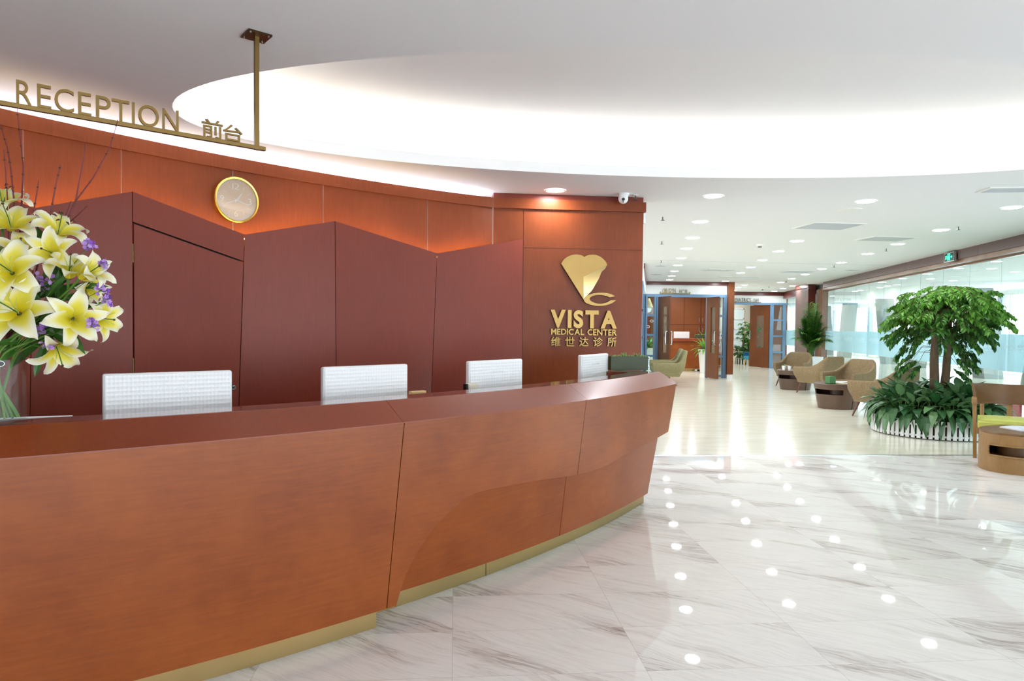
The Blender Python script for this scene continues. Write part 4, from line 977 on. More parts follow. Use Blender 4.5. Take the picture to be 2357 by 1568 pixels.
# ---------------------------------------------------------------- drum tables
def drum(label, x, y, rz, group):
    tb = thing('drum_table', label, 'table', (x, y, 0), rz, group)
    Ht = .43; sx, sy = 1.0, .82; n = 72
    def R(z): return .33 + .085 * (z / Ht)
    def ring(a, r, z): return V(r * sx * math.cos(a), r * sy * math.sin(a), z)
    # side wall with a wide slot on the camera side left
    s0, s1, zs0, zs1 = math.radians(150), math.radians(262), .255, .345
    m = MB()
    def band(a0, a1, z0, z1, k=40, th=.022):
        o = len(m.v)
        for i in range(k + 1):
            a = a0 + (a1 - a0) * i / k
            for z in (z0, z1):
                m.v.append(tuple(ring(a, R(z), z)))
            for z in (z1, z0): m.v.append(tuple(ring(a, R(z) - th, z)))
        for i in range(k):
            for j in range(4): m.face((o + i * 4 + j, o + (i + 1) * 4 + j, o + (i + 1) * 4 + (j + 1) % 4, o + i * 4 + (j + 1) % 4))
        m.face([o + j for j in range(4)][::-1]); m.face([o + k * 4 + j for j in range(4)])
    gr = math.radians(292)
    band(s1, gr - .03, 0, Ht - .004, 14); band(gr + .03, s0 + 2 * PI, 0, Ht - .004, 60); band(s0, s1, 0, zs0, 40); band(s0, s1, zs1, Ht - .004, 40)
    m.build('drum_side', M['walnut'], tb, smooth=True, angle=40)
    m = MB(); o = 0; q = [ring(gr - .035, R(0) - .025, 0), ring(gr + .035, R(0) - .025, 0), ring(gr + .035, R(Ht) - .025, Ht - .006), ring(gr - .035, R(Ht) - .025, Ht - .006)]
    m.prism(q, ring(gr, .006, 0) * -1); m.build('groove', M['walnut_leg'], tb)
    m = MB(); m.lathe([(R(Ht) + .004, Ht - .004), (R(Ht) + .004, Ht + .012), (R(Ht) - .002, Ht + .016)], n, sx=sx, sy=sy); m.build('table_top', M['walnut'], tb, smooth=True, angle=30)
    m = MB(); m.lathe([(R(.25) - .03, zs0 - .02), (R(.25) - .03, zs0 - .012)], n, sx=sx, sy=sy); m.build('inner_shelf', M['walnut'], tb)
    m = MB(); m.lathe([(.18, zs0 - .01), (.20, Ht - .005)], 40, (.08, .06, 0), sx=sx, sy=sy); m.build('inner_core', M['walnut'], tb)
    return tb
gT = 'dark wood drum tables between the armchairs'
t2 = drum('dark wood drum table holding the green box and magazines', 5.80, 12.1, 0, gT)
t1 = dup(t2, (6.57, 15.78, 0), 0, 'dark wood drum table holding two white cups')
ZT_ = .447
m = MB(); m.box(-.062, .062, -.062, .062, 0, .125); bx = thing('tissue_box', 'green glazed cube box on the nearer drum table', 'box', (5.60, 11.97, ZT_), .25)
m.build('cube_body', M['green_box'], bx, bevel=.006); m = MB(); m.box(-.045, .045, -.045, .045, .125, .1275); m.build('box_lid', M['leaf_lily'], bx)
def mag(name, label, loc, rz, w, l, th, mt, cat='magazine', group=None, curl=.0):
    mg = thing(name, label, cat, loc, rz, group)
    m = MB(); m.grid(lambda u, v: (w * (u - .5), l * (v - .5), th + curl * math.sin(u * PI) * (1 - .4 * v)), 8, 4); m.build('cover', mt, mg, solid=.0015)
    m = MB(); m.box(-w / 2 + .002, w / 2 - .002, -l / 2 + .002, l / 2 - .002, 0, max(th - .001, .002)); m.build('pages', M['paper'], mg); return mg
mag('magazine', 'yellow covered magazine at the bottom of the stack on the drum table', (5.88, 12.0, ZT_), .3, .30, .21, .008, M['paper_yel'])
mag('magazine', 'white magazine lying on top of the stack on the drum table', (5.90, 12.05, ZT_ + .0095), .1, .29, .21, .010, M['paper'], curl=.012)
mag('magazine', 'blue printed magazine edge showing left in the stack on the drum table', (5.80, 12.16, ZT_), .8, .2, .17, .006, M['paper_blue'])
for i, (x, y, lb) in enumerate(((6.24, 15.64, 'white paper cup, left one on the far drum table'), (6.355, 15.60, 'white paper cup, right one on the far drum table'))):
    cp = thing('paper_cup', lb, 'cup', (x, y, ZT_), 0, 'paper cups'); m = MB(); m.lathe([(.026, 0), (.038, .095), (.040, .096), (.040, .099), (.036, .099), (.025, .003)], 24); m.build('cup_body', M['white_gloss'], cp, smooth=True)
sp_ = thing('succulent_pot', 'greige square pot with a tiny succulent behind the paper cups', 'planter', (6.36, 15.84, ZT_), .2)
m = MB(); m.box(-.075, .075, -.05, .05, 0, .105); m.build('pot', M['greige'], sp_, bevel=.004)
m = MB()
for k in range(10): a = k * 2.4; d = V(math.cos(a), math.sin(a), 0) * .025; m.tube([V(-.02, 0, .1), V(-.02, 0, .1) + d * .6 + V(0, 0, .02), V(-.02, 0, .1) + d + V(0, 0, .025)], [.004, .007, .001], 5)
m.build('succulent', M['succ'], sp_, smooth=True)
sau = thing('saucer_cup', 'small white cup on a dark saucer at the right of the far drum table', 'cup', (6.50, 15.56, ZT_)); m = MB(); m.lathe([(.05, 0), (.062, .008)], 24); m.build('saucer', M['black'], sau); m = MB(); m.lathe([(.02, .008), (.034, .05), (.031, .05), (.018, .012)], 24); m.build('cup_body', M['white_gloss'], sau, smooth=True)
# ---------------------------------------------------------------- oak side table, lime cushioned chair
ok = thing('oak_side_table', 'oval oak drum side table with a long rounded slot, at the right edge', 'table', (5.26, 6.86, 0), math.radians(6))
SX, SY, HT = .49, .375, .40
def ov(a, g=0): return V((SX + g) * math.cos(a), (SY + g) * math.sin(a), 0)
m = MB(); sa0, sa1, sz0, sz1 = math.radians(181), math.radians(300), .165, .272
def oband(a0, a1, z0, z1, k=40, th=.02):
    o = len(m.v)
    for i in range(k + 1):
        a = a0 + (a1 - a0) * i / k
        for g, z in ((0, z0), (0, z1), (-th, z1), (-th, z0)): m.v.append(tuple(ov(a, g) + V(0, 0, z)))
    for i in range(k):
        for j in range(4): m.face((o + i * 4 + j, o + (i + 1) * 4 + j, o + (i + 1) * 4 + (j + 1) % 4, o + i * 4 + (j + 1) % 4))
    m.face([o + j for j in range(4)][::-1]); m.face([o + k * 4 + j for j in range(4)])
oband(sa1, sa0 + 2 * PI, 0, HT - .022, 80); oband(sa0, sa1, 0, sz0, 50); oband(sa0, sa1, sz1, HT - .022, 50)
m.build('drum_side', M['oak'], ok, smooth=True, angle=40)
m = MB(); k = 90; lp = []
zc = (sz0 + sz1) / 2; hz = (sz1 - sz0) / 2; ra = .085
for i in range(12): q = PI / 2 + PI * i / 11; lp.append((sa0 + ra * .9 + ra * .9 * math.cos(q), zc + hz * math.sin(q)))
lp += [(sa0 + (sa1 - sa0) * f, sz0) for f in [.12 + .76 * i / 30 for i in range(31)]]
for i in range(12): q = -PI / 2 + PI * i / 11; lp.append((sa1 - ra * .9 + ra * .9 * math.cos(q), zc + hz * math.sin(q)))
lp += [(sa1 - (sa1 - sa0) * f, sz1) for f in [.12 + .76 * i / 30 for i in range(31)]]
m.tube([ov(a, .001) + V(0, 0, z) for a, z in lp + lp[:1]], .010, 8, cap=False); m.build('slot_frame', M['oak'], ok, smooth=True)
m = MB()
for (c0, sg) in ((sa0, 1), (sa1, -1)):
    for zs in (-1, 1):
        pts = [(c0, zc + zs * hz)] + [(c0 + sg * (ra * .9 - ra * .9 * math.sin(q)), zc + zs * hz * math.cos(q)) for q in [PI / 2 * (1 - i / 6) for i in range(7)]]
        P = [ov(a, -.002) + V(0, 0, z) for a, z in pts]; m.prism(P, (-ov(c0).normalized()) * .015)
m.build('slot_corner', M['oak'], ok)
m = MB(); o = 0
def odisc(g, z0, z1):
    o = len(m.v); n = 90
    for z in (z0, z1):
        for i in range(n): m.v.append(tuple(ov(2 * PI * i / n, g) + V(0, 0, z)))
    for i in range(n): m.face((o + i, o + (i + 1) % n, o + n + (i + 1) % n, o + n + i))
    m.face([o + i for i in range(n)][::-1]); m.face([o + n + i for i in range(n)])
odisc(.002, HT - .022, HT); m.build('table_top', M['oak_dark'], ok, bevel=.004)
m = MB(); odisc(-.022, sz0 - .015, sz0 - .005); m.build('inner_shelf', M['oak_dark'], ok); m = MB(); odisc(-.16, sz0 - .005, HT - .022); m.build('inner_core', M['oak_dark'], ok)
mag('magazine', 'open white magazine lying on the oak side table', (5.22, 6.92, HT + .0005), .12, .32, .26, .010, M['paper_blue'], curl=.020)
mag('magazine', 'pink printed magazine under the open one on the oak table', (5.36, 6.84, HT + .0002), .5, .24, .2, .005, M['paper_pink'])
wc = thing('wooden_armchair', 'oak armchair with a curved back band and lime seat cushion', 'chair', (5.50, 7.49, 0), face(-.56, -.83))
BR = .335
def cb(a, r, z): return V(r * math.cos(a), .05 + r * math.sin(a) * .92, z)
m = MB(); k = 60; a0, a1 = math.radians(-2), math.radians(182); o = 0
for i in range(k + 1):
    a = a0 + (a1 - a0) * i / k; up = .80 - .015 * (1 - abs(math.cos(a)))
    for r, z in ((BR, .565), (BR + .035, up), (BR + .005, up + .002), (BR - .032, .565)): m.v.append(tuple(cb(a, r, z)))
for i in range(k):
    for j in range(4): m.face((i * 4 + j, (i + 1) * 4 + j, (i + 1) * 4 + (j + 1) % 4, i * 4 + (j + 1) % 4))
m.face([0, 1, 2, 3][::-1]); m.face([k * 4 + j for j in range(4)]); m.build('back_band', M['oak_dark'], wc, bevel=.004, smooth=True)
for sx in (-1, 1):
    m = MB(); m.prism([(sx * .335, -.245, 0), (sx * .30, -.245, 0), (sx * .315, -.22, .60), (sx * .355, -.22, .60)], (0, .05, 0)); m.build('leg', M['oak'], wc, bevel=.003)
    m = MB(); m.obox((sx * .338, -.09, .625), (.024, 0, 0), (0, .16, 0), (0, 0, .030)); m.build('armrest', M['oak'], wc, bevel=.008)
    m = MB(); m.tube([(sx * .25, .27, 0), (sx * .262, .29, .58)], [.016, .022], 12); m.build('leg', M['oak'], wc, smooth=True)
m = MB(); m.prism([(-.028, .33, .40), (.028, .33, .40), (.022, .352, .60), (-.022, .352, .60)], (0, .02, 0)); m.build('back_stile', M['oak'], wc)
m = MB(); m.box(-.31, .31, -.25, .29, .27, .335); m.build('seat_frame', M['oak'], wc, bevel=.006)
m = MB(); m.grid(lambda u, v: (.30 * (2 * u - 1), -.262 + .55 * v, .425 + .022 * (1 - (2 * u - 1) ** 4) * (1 - (2 * v - 1) ** 4)), 14, 14); m.v = m.v; m.build('cushion_top', M['lime'], wc, smooth=True)
m = MB(); m.box(-.30, .30, -.262, .288, .336, .425); cu = m.build('seat_cushion', M['lime'], wc, bevel=.008); m = MB(); m.tube([(-.302, -.264, .398), (.302, -.264, .398), (.302, .29, .398)], .004, 6); m.build('piping', M['lime'], cu)
for i, (ds, lb) in enumerate(((.62, 'red paper bag with white characters seen behind the lime chair, left one'), (.30, 'red paper bag at the right edge seen behind the lime chair'))):
    p = gl(ds, 0, .45); bg = thing('paper_bag', lb, 'bag', tuple(p), math.atan2(GE.y, GE.x), 'red paper bags')
    m = MB(); w_, d_, h_ = (.075, .06, .36); m.box(-w_, w_, -d_, d_, 0, h_); m.build('bag_body', M['red'], bg)
    if i == 0:
        m = MB(); line_text(m, '又外', -.05, .05, .16, .235, V(0, -d_ - .001, 0), V(1, 0, 0), V(0, 0, 1), V(0, -1, 0), 0, .01, gap=.3); line_text(m, '外文', -.05, .0, .12, .14, V(0, -d_ - .001, 0), V(1, 0, 0), V(0, 0, 1), V(0, -1, 0), 0, .01, gap=.3)
        m.build('printed_characters', M['white'], bg)
# ---------------------------------------------------------------- behind the first entrance
ds = thing('clinic_desk', 'cherry reception desk inside the first clinic entrance', 'desk', (5.6, 22.3, 0))
def dbox(name, x0, x1, y0, y1, z0, z1, mt, par=ds, bev=0):
    m = MB(); m.box(x0 - par.location.x, x1 - par.location.x, y0 - par.location.y, y1 - par.location.y, z0 - par.location.z, z1 - par.location.z); return m.build(name, mt, par, bevel=bev)
dbox('front_panel', 4.2, 6.75, 22.06, 22.1, .09, .96, M['cherry']); dbox('counter_top', 4.2, 6.75, 22.0, 22.42, .96, 1.06, M['cherry_trim'], bev=.01); dbox('kick_plate', 4.2, 6.75, 22.07, 22.11, 0, .09, M['brass_kick']); dbox('side_panel', 4.2, 4.25, 22.1, 22.4, .0, .96, M['cherry'])
mo = dup(mon, (5.60, 22.55, .83), math.radians(3), 'white computer monitor on the desk inside the clinic entrance', 'monitor inside the clinic')
mo.location.z = .84
tr = dup(tp, (6.10, 22.2, 1.06), 0, 'small dark trough planter beside the monitor inside the clinic entrance')
cab = thing('storage_cabinet', 'tall cherry storage cabinet wall inside the first clinic entrance', 'cabinet', (5.8, 24.1, 0))
dbox('carcass', 4.7, 7.1, 23.9, 24.28, 0, 2.5, M['cherry_dark'], cab)
for i in range(4):
    x0 = 4.93 + (i - .0) * .585 - .1
    for z0, z1, hz_ in ((.06, 1.50, 1.33), (1.515, 2.48, 1.68)):
        dd = dbox('cabinet_door', x0 + .006, x0 + .579, 23.87, 23.895, z0, z1, M['cherry_far'], cab)
        hx = x0 + (.53 if i % 2 == 0 else .05); m = MB(); lx, ly = hx - 5.8, 23.87 - 24.1
        m.tube([(lx, ly, hz_ - .08), (lx, ly - .03, hz_ - .07), (lx, ly - .03, hz_ + .07), (lx, ly, hz_ + .08)], .008, 8); m.build('handle', M['steel'], dd, smooth=True)
M['shade'] = mat('pleated_shade', (196, 172, 128), .8, noise=(40, (160, 138, 96)), stretch=(4, 4, .1))
pl = thing('pendant_lamp', 'beige pleated pendant lampshade behind the left sidelight', 'lamp', (4.2, 21.2, 2.02)); m = MB(); m.lathe([(.06, .28), (.15, .04), (.16, 0)], 40, cap=False); m.build('lamp_shade', M['shade'], pl, smooth=True); m = MB(); m.lathe([(.10, .0), (.12, -.05), (.08, -.14), (.02, -.16)], 24, cap=False); m.build('globe', M['white_gloss'], pl, smooth=True); m = MB(); m.tube([(0, 0, .28), (0, 0, H - 2.02)], .008, 8); m.build('cord', M['black'], pl)
scl = thing('weighing_scale', 'flat white weighing scale on the floor in front of the clinic desk', 'scale', (6.12, 21.75, 0)); m = MB(); m.box(-.24, .24, -.16, .16, .01, .075); m.build('platform', M['white_gloss'], scl, bevel=.015); m = MB(); m.box(-.24, -.1, -.165, -.12, .03, .085); m.build('display', M['black'], scl)
# sign letters on the headers
s2 = thing('entrance_sign', 'slim brass sign OB/GYN 妇产科 above the first clinic entrance', 'sign', tuple(ob(4.55, 2.36, .05)))
s2.location = (0, 0, 0)
m = MB(); m.obox(ob(4.53, 2.352, .06), OE * .42, ON * .012, (0, 0, .012)); m.obox(ob(4.12, 2.37, .06), OE * .012, ON * .012, (0, 0, .03)); m.obox(ob(4.94, 2.37, .06), OE * .012, ON * .012, (0, 0, .03)); m.build('rail', M['brass'], s2)
def run(par, text, org, ex, ey, en, x0, x1, z0, z1, wt, mt):
    ws = [None if c == ' ' else (lambda v: max(p[0] for p in v) - min(p[0] for p in v))(glyph(c, wt)[0]) for c in text]; g = .12
    tot = sum(.25 if w is None else w for w in ws) + g * (len(ws) - 1); k = (x1 - x0) / tot; x = x0
    for c, w in zip(text, ws):
        if w is not None: m = MB(); glyph_mesh(m, c, x, x + w * k, z0, z1, org, ex, ey, en, .012, wt); m.build('letter', mt, par)
        x += ((.25 if w is None else w) + g) * k
run(s2, 'OB/GYN', ob(3.74, 0, .066) , OE, V(0, 0, 1), -ON, .44, .80, 2.365, 2.49, .006, M['brass']); run(s2, '妇产科', ob(3.74, 0, .066), OE, V(0, 0, 1), -ON, .90, 1.13, 2.365, 2.47, .006, M['brass'])
rebase(s2, ob(4.53, 2.352, .06))
s3 = thing('entrance_sign', 'slim sign PEDIATRICS 儿科 above the second clinic entrance', 'sign', (8.3, 23.93, 2.31))
m = MB(); m.box(-1.0, .4, -.012, .012, -.005, .015); m.build('rail', M['brass'], s3)
run(s3, 'PEDIATRICS', V(0, -.01, 0), V(1, 0, 0), V(0, 0, 1), V(0, 1, 0), -.64, .04, .02, .15, .006, M['darksteel']); run(s3, '儿科', V(0, -.01, 0), V(1, 0, 0), V(0, 0, 1), V(0, 1, 0), .12, .33, .02, .14, .006, M['darksteel'])
# small teal chairs
def teal(label, x, y, rz):
    k = thing('kids_chair', label, 'chair', (x, y, 0), rz, 'small teal chairs')
    m = MB(); m.box(-.20, .20, -.19, .19, .24, .36); m.build('seat', M['teal_light'], k, bevel=.02, seg=3)
    m = MB(); m.box(-.21, .21, .16, .23, .24, .57); m.build('backrest', M['teal'], k, bevel=.02, seg=3)
    for sx in (-1, 1):
        m = MB(); m.box(sx * .21 - .03, sx * .21 + .03, -.19, .22, .22, .50); m.build('arm', M['teal'], k, bevel=.02, seg=3)
        for sy in (-1, 1): m = MB(); m.tube([(sx * .17, sy * .16, 0), (sx * .15, sy * .14, .24)], [.018, .026], 10); m.build('leg', M['birch'], k)
    return k
kc = teal('small teal chair farther from the open door', 9.02, 25.75, face(-1, -.15)); dup(kc, (9.10, 25.0, 0), face(-1, .1), 'small teal chair right behind the open wooden door')
# ---------------------------------------------------------------- plants
def leaf_into(m, p, d, up, L, w, fold=.25, droop=.3, val=.5, n=3):
    """one pointed leaf: p base, d direction, up normal"""
    d = d.normalized(); s = d.cross(up)
    if s.length < 1e-3: s = d.cross(V(1, 0, 0))
    s.normalize(); nn = s.cross(d); o = len(m.v); prof = {3: ((0, 0), (.35, 1), (.7, .72), (1, 0)), 4: ((0, 0), (.2, .75), (.5, 1), (.8, .6), (1, 0))}[n]
    for f, ww in prof:
        c = p + d * (L * f) - nn * (droop * L * f * f)
        if ww == 0: m.v.append(tuple(c)); m.col.append(val)
        else:
            for sg in (-1, 0, 1): m.v.append(tuple(c + s * (sg * w * ww / 2) + nn * (fold * w * .5 * ww * abs(sg)))); m.col.append(val if sg else min(1, val + .12))
    k = len(prof) - 2
    m.face((o, o + 2, o + 1)); m.face((o, o + 3, o + 2))
    for r in range(k - 1):
        a = o + 1 + 3 * r; m.face((a, a + 1, a + 4, a + 3)); m.face((a + 1, a + 2, a + 5, a + 4))
    a = o + 1 + 3 * (k - 1); t = a + 3; m.face((a, a + 1, t)); m.face((a + 1, a + 2, t))
# ring planter, tree, ground cover
RC = Vector((5.76, 9.29, 0)); RR = .74
rp = thing('fence_planter', 'round planter ringed by a low white picket fence around the tree', 'planter', tuple(RC))
M['fence_white'] = mat('fence_white', (232, 232, 230), .5)
for i in range(70):
    a = 2 * PI * i / 70; m = MB(); c = V(math.cos(a), math.sin(a), 0); s = V(-c.y, c.x, 0); m.obox(c * RR + V(0, 0, .125), s * .022, c * .006, (0, 0, .115)); m.build('picket', M['fence_white'], rp)
m = MB(); n = 70
for z in (.045, .185):
    o = len(m.v)
    for i in range(n):
        a = 2 * PI * i / n
        for r_, zz in ((RR - .006, z - .012), (RR - .006, z + .012), (RR - .016, z + .012), (RR - .016, z - .012)): m.v.append((r_ * math.cos(a), r_ * math.sin(a), zz))
    for i in range(n):
        for j in range(4): m.face((o + i * 4 + j, o + ((i + 1) % n) * 4 + j, o + ((i + 1) % n) * 4 + (j + 1) % 4, o + i * 4 + (j + 1) % 4))
m.build('fence_rail', M['fence_white'], rp)
m = MB(); m.lathe([(RR - .03, .005), (RR - .03, .20), (.0, .22)], 48); m.build('soil', M['soil'], rp)
def aglao(seed, n=22, flop=0):
    r = random.Random(seed); m = MB(); st = MB()
    for i in range(n):
        a = i * 2.399 + r.random() * .5; ring = i / n; el = 1.25 - (1.15 + flop) * ring + r.uniform(-.15, .15); h = .10 + .16 * (1 - ring) + r.uniform(0, .05)
        d = V(math.cos(a), math.sin(a), 0); base = d * .015; tip = d * (.07 + .11 * ring) + V(0, 0, h)
        st.tube([base, base.lerp(tip, .5) + V(0, 0, .03), tip], .004, 4, cap=False)
        ld = d * math.cos(el) + V(0, 0, math.sin(el)) ; leaf_into(m, tip, ld, V(0, 0, 1), .155 + .05 * r.random(), .092 + .024 * r.random(), .25, .45 + .7 * ring, r.random() * .8, 4)
    return m, st
ag = []
for v_ in range(6):
    m, st = aglao(100 + v_, 22 if v_ < 3 else 28, 0 if v_ < 3 else .75); a = thing('aglaonema_plant', '', 'plant', (0, 0, 0), 0, 'aglaonema plants in the ring planter')
    m.build('foliage', M['leaf_ground'], a, col=m.col); st.build('stems', M['stem'], a); ag.append(a)
LAB_AG = 'aglaonema with broad silvery green leaves among those ringing the tree trunk'
spots = [(.57, i * 2 * PI / 18) for i in range(18)] + [(.34, .3 + i * 2 * PI / 9) for i in range(9)]
for i, (r_, a) in enumerate(spots):
    p = RC + V(r_ * math.cos(a), r_ * math.sin(a), .21); o = ag[3 + i % 3] if r_ > .5 else ag[i % 3]
    if not (i < 3 or 18 <= i < 21): o = dup(o)
    o.location = p; o.rotation_euler = (0, 0, rnd.random() * 6.28); s = (1.05 if r_ > .5 else 1.2) + rnd.uniform(-.1, .15); o.scale = (s, s, s)
    o.rotation_euler = (rnd.uniform(-.1, .1), rnd.uniform(-.1, .1), rnd.random() * 6.28)
    if r_ > .5: o.location.z = .165
    ph = math.degrees(a) % 360
    o['label'] = LAB_AG
tree = thing('indoor_tree', 'tall umbrella shaped indoor tree with twin trunks in the ring planter', 'tree', (5.84, 9.32, .2))
m = MB()
def bend(p0, p1, sag, n=7): return [p0.lerp(p1, i / n) + V(0, 0, -sag * math.sin(PI * i / n)) for i in range(n + 1)]
trunkA = [V(-.03, 0, 0), V(-.05, 0, .35), V(-.07, .0, .8), V(-.05, .02, 1.15), V(-.02, .02, 1.4)]; trunkB = [V(.04, 0, 0), V(.06, -.02, .3), V(.10, 0, .65), V(.13, .02, 1.1), V(.12, .04, 1.42)]
m.tube(trunkA, [.075, .062, .054, .042, .028], 14); m.tube(trunkB, [.072, .06, .05, .04, .026], 14); m.build('trunk', M['bark'], tree, smooth=True)
br_ = MB(); lf = MB(); R_ = random.Random(21)
def sprig(p, d, L, val, dens=22):
    """compound spray: a drooping stalk with paired leaves"""
    pts = [p]; q = p.copy(); dd = d.normalized()
    for i in range(6):
        dd = (dd + V(0, 0, -.11)).normalized(); q = q + dd * (L / 6); pts.append(q.copy())
    br_.tube(pts, [.004, .0035, .003, .003, .0025, .002, .0015], 4, cap=False)
    for i in range(1, 7):
        for k in range(dens // 5):
            b = pts[i].lerp(pts[i - 1], R_.random()); t = (pts[i] - pts[i - 1]).normalized(); sd = t.cross(V(0, 0, 1)); sd.normalize()
            for sg in (-1, 1):
                ld = (t * R_.uniform(.3, .9) + sd * sg * R_.uniform(.4, 1) + V(0, 0, R_.uniform(-.75, .15))).normalized()
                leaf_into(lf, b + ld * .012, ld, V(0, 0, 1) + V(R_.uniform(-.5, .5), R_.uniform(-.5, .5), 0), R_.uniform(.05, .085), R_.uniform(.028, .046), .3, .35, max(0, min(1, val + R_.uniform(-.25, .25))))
top = [V(-.02, .02, 1.4), V(.12, .04, 1.42), V(-.05, .02, 1.15), V(.17, .02, 1.1), V(-.09, 0, .9), V(.16, 0, .85)]
for i in range(130):
    a = R_.random() * 2 * PI; e = R_.random(); src = top[R_.choice((0, 1, 0, 1, 2, 3))]
    # dome: ends spread over an umbrella cap
    rr = .72 * math.sqrt(R_.random()); zz = 1.88 - .42 * (rr / .72) ** 2.6 + R_.uniform(-.16, .02)
    end = V(rr * math.cos(a) + .08, rr * math.sin(a) * .9, zz - .06)
    mid = src.lerp(end, .55) + V(0, 0, .10); br_.tube([src, mid, end], [.009, .004, .002], 5, cap=False)
    d = V(math.cos(a), math.sin(a), -.25 + .3 * (1 - rr)); sprig(end - d * .10, d, R_.uniform(.18, .30), .62 + .3 * (zz - 1.3) / .5)  # leaf tone rises with height: light from above painted on the crown
for i in range(40):
    a = R_.random() * 2 * PI; src = top[R_.choice((2, 3, 4, 5))]; rr = R_.uniform(.3, .62); zz = R_.uniform(.62, 1.3)
    if zz < .8: rr = R_.uniform(.25, .5)
    end = V(rr * math.cos(a), rr * math.sin(a) * .9, zz); src = V(-.06 if R_.random() < .5 else .11, .01, min(1.35, zz + .22)); br_.tube([src, src.lerp(end, .5) + V(0, 0, .12), end], [.005, .003, .002], 5, cap=False); d = V(math.cos(a), math.sin(a), -.5); sprig(end - d * .08, d, R_.uniform(.2, .32), .3, 22)  # low sprays get a darker leaf tone, painting the shade under the crown
for i in range(120):    # leafy sprays filling the heart of the crown
    a = R_.random() * 2 * PI; rr = .5 * math.sqrt(R_.random()); p = V(rr * math.cos(a) + .03, rr * math.sin(a), R_.uniform(1.15, 1.74)); sprig(p, V(math.cos(a + R_.uniform(-1, 1)), math.sin(a + R_.uniform(-1, 1)), R_.uniform(-.5, .3)), R_.uniform(.16, .26), .35 + .4 * (p.z - 1.1))  # inner leaves darken downward, crown shade put into their colour
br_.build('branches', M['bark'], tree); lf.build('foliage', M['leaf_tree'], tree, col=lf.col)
# palm in white pot
def palm(label, loc, h, nfr, spread, seed, pot, group=None, cls='potted_palm', lw_=.028, ll=.34):
    r = random.Random(seed); pk = thing(cls, label, 'plant', (*loc, 0), 0, group)
    if pot:
        w0, w1, ph = pot; m = MB(); m.prism([(-w0, -w0, 0), (w0, -w0, 0), (w0, w0, 0), (-w0, w0, 0)], (0, 0, .02)); o = len(m.v)
        for w, z in ((w0, 0), (w1, ph), (w1 - .025, ph), (w0 - .02, .03)):
            for sx, sy in ((-1, -1), (1, -1), (1, 1), (-1, 1)): m.v.append((sx * w, sy * w, z))
        for k in range(3):
            for i in range(4): m.face((o + 4 * k + i, o + 4 * k + (i + 1) % 4, o + 4 * (k + 1) + (i + 1) % 4, o + 4 * (k + 1) + i))
        m.build('pot', M['white_gloss'], pk); m = MB(); m.box(-w1 + .03, w1 - .03, -w1 + .03, w1 - .03, ph - .06, ph - .03); m.build('soil', M['soil'], pk); z0 = ph - .04
    else: z0 = .2
    for i in range(nfr):
        a = i * 2.399 + r.uniform(-.3, .3); f = (i + .5) / nfr; L = h * (1.0 - .45 * f) * r.uniform(.85, 1.08); out = spread * (.15 + .85 * f) * r.uniform(.8, 1.1)
        d = V(math.cos(a), math.sin(a), 0); P = []; n = 10
        for k in range(n + 1): t = k / n; P.append(d * (.03 + out * t ** 1.5) + V(0, 0, z0 + L * (t - .28 * f * t ** 3) * (1 - .10 * t)))
        m = MB(); m.tube(P, [.010 - .0075 * k / n for k in range(n + 1)], 5, cap=False); m.col = [.4] * len(m.v); val = r.random() * .7
        for k in range(26):
            t = .28 + .72 * k / 25; q = t * n; i0 = min(int(q), n - 1); b = P[i0].lerp(P[i0 + 1], q - i0); tg = (P[i0 + 1] - P[i0]).normalized(); sd = tg.cross(V(0, 0, 1))
            if sd.length < .05: sd = V(-d.y, d.x, 0)
            sd.normalize()
            for sg in (-1, 1):
                ld = (tg * .75 + sd * sg * .8 + V(0, 0, -.18)).normalized(); leaf_into(m, b, ld, V(0, 0, 1), ll * (1 - .55 * abs(t - .5)) * r.uniform(.8, 1.1), lw_, .2, .35, min(1, val + r.uniform(-.1, .2)))
        m.build('frond', M['leaf_palm'], pk, col=m.col)
    return pk
palm('tall feathery palm in a white pot by the wood clad column', (7.64, 17.42), 1.48, 40, .36, 5, (.15, .22, .70))
# plants inside the clinic entrances
def bushy(name, label, loc, z0, h, wd, n, L, w, seed, mt, potspec=None):
    r = random.Random(seed); k = thing(name, label, 'plant', (*loc, 0))
    if potspec: m = MB(); m.lathe([(potspec[0], 0), (potspec[1], potspec[2]), (potspec[1] - .02, potspec[2]), (potspec[0] - .02, .02)], 32); m.build('pot', M['white_gloss'], k, smooth=True)
    m = MB(); st = MB()
    for i in range(n):
        a = i * 2.399; f = (i + .5) / n; el = 1.35 - 1.3 * f + r.uniform(-.1, .1); d = V(math.cos(a) * math.cos(el), math.sin(a) * math.cos(el), math.sin(el)); b = V(0, 0, z0 + .06 * r.random()) + V(math.cos(a), math.sin(a), 0) * .02
        leaf_into(m, b, d, V(0, 0, 1), L * r.uniform(.8, 1.2), w, .3, .25 + .5 * f, r.random(), 4)
    m.build('foliage', mt, k, col=m.col); return k
bushy('potted_dracaena', 'potted dracaena in a tall white pot behind the open right door', (5.98, 21.2), .72, .5, .4, 34, .42, .075, 3, M['leaf_palm'], (.12, .19, .74))
bushy('potted_dracaena', 'variegated potted plant seen through the left sidelight of the clinic', (4.28, 21.4), .75, .5, .4, 34, .46, .07, 4, M['leaf_palm'], (.12, .18, .76))
bushy('orchid_plant', 'long leaved plant standing behind the small trough on the clinic desk', (6.30, 22.5), 1.05, .3, .3, 12, .34, .05, 5, M['leaf_palm'])
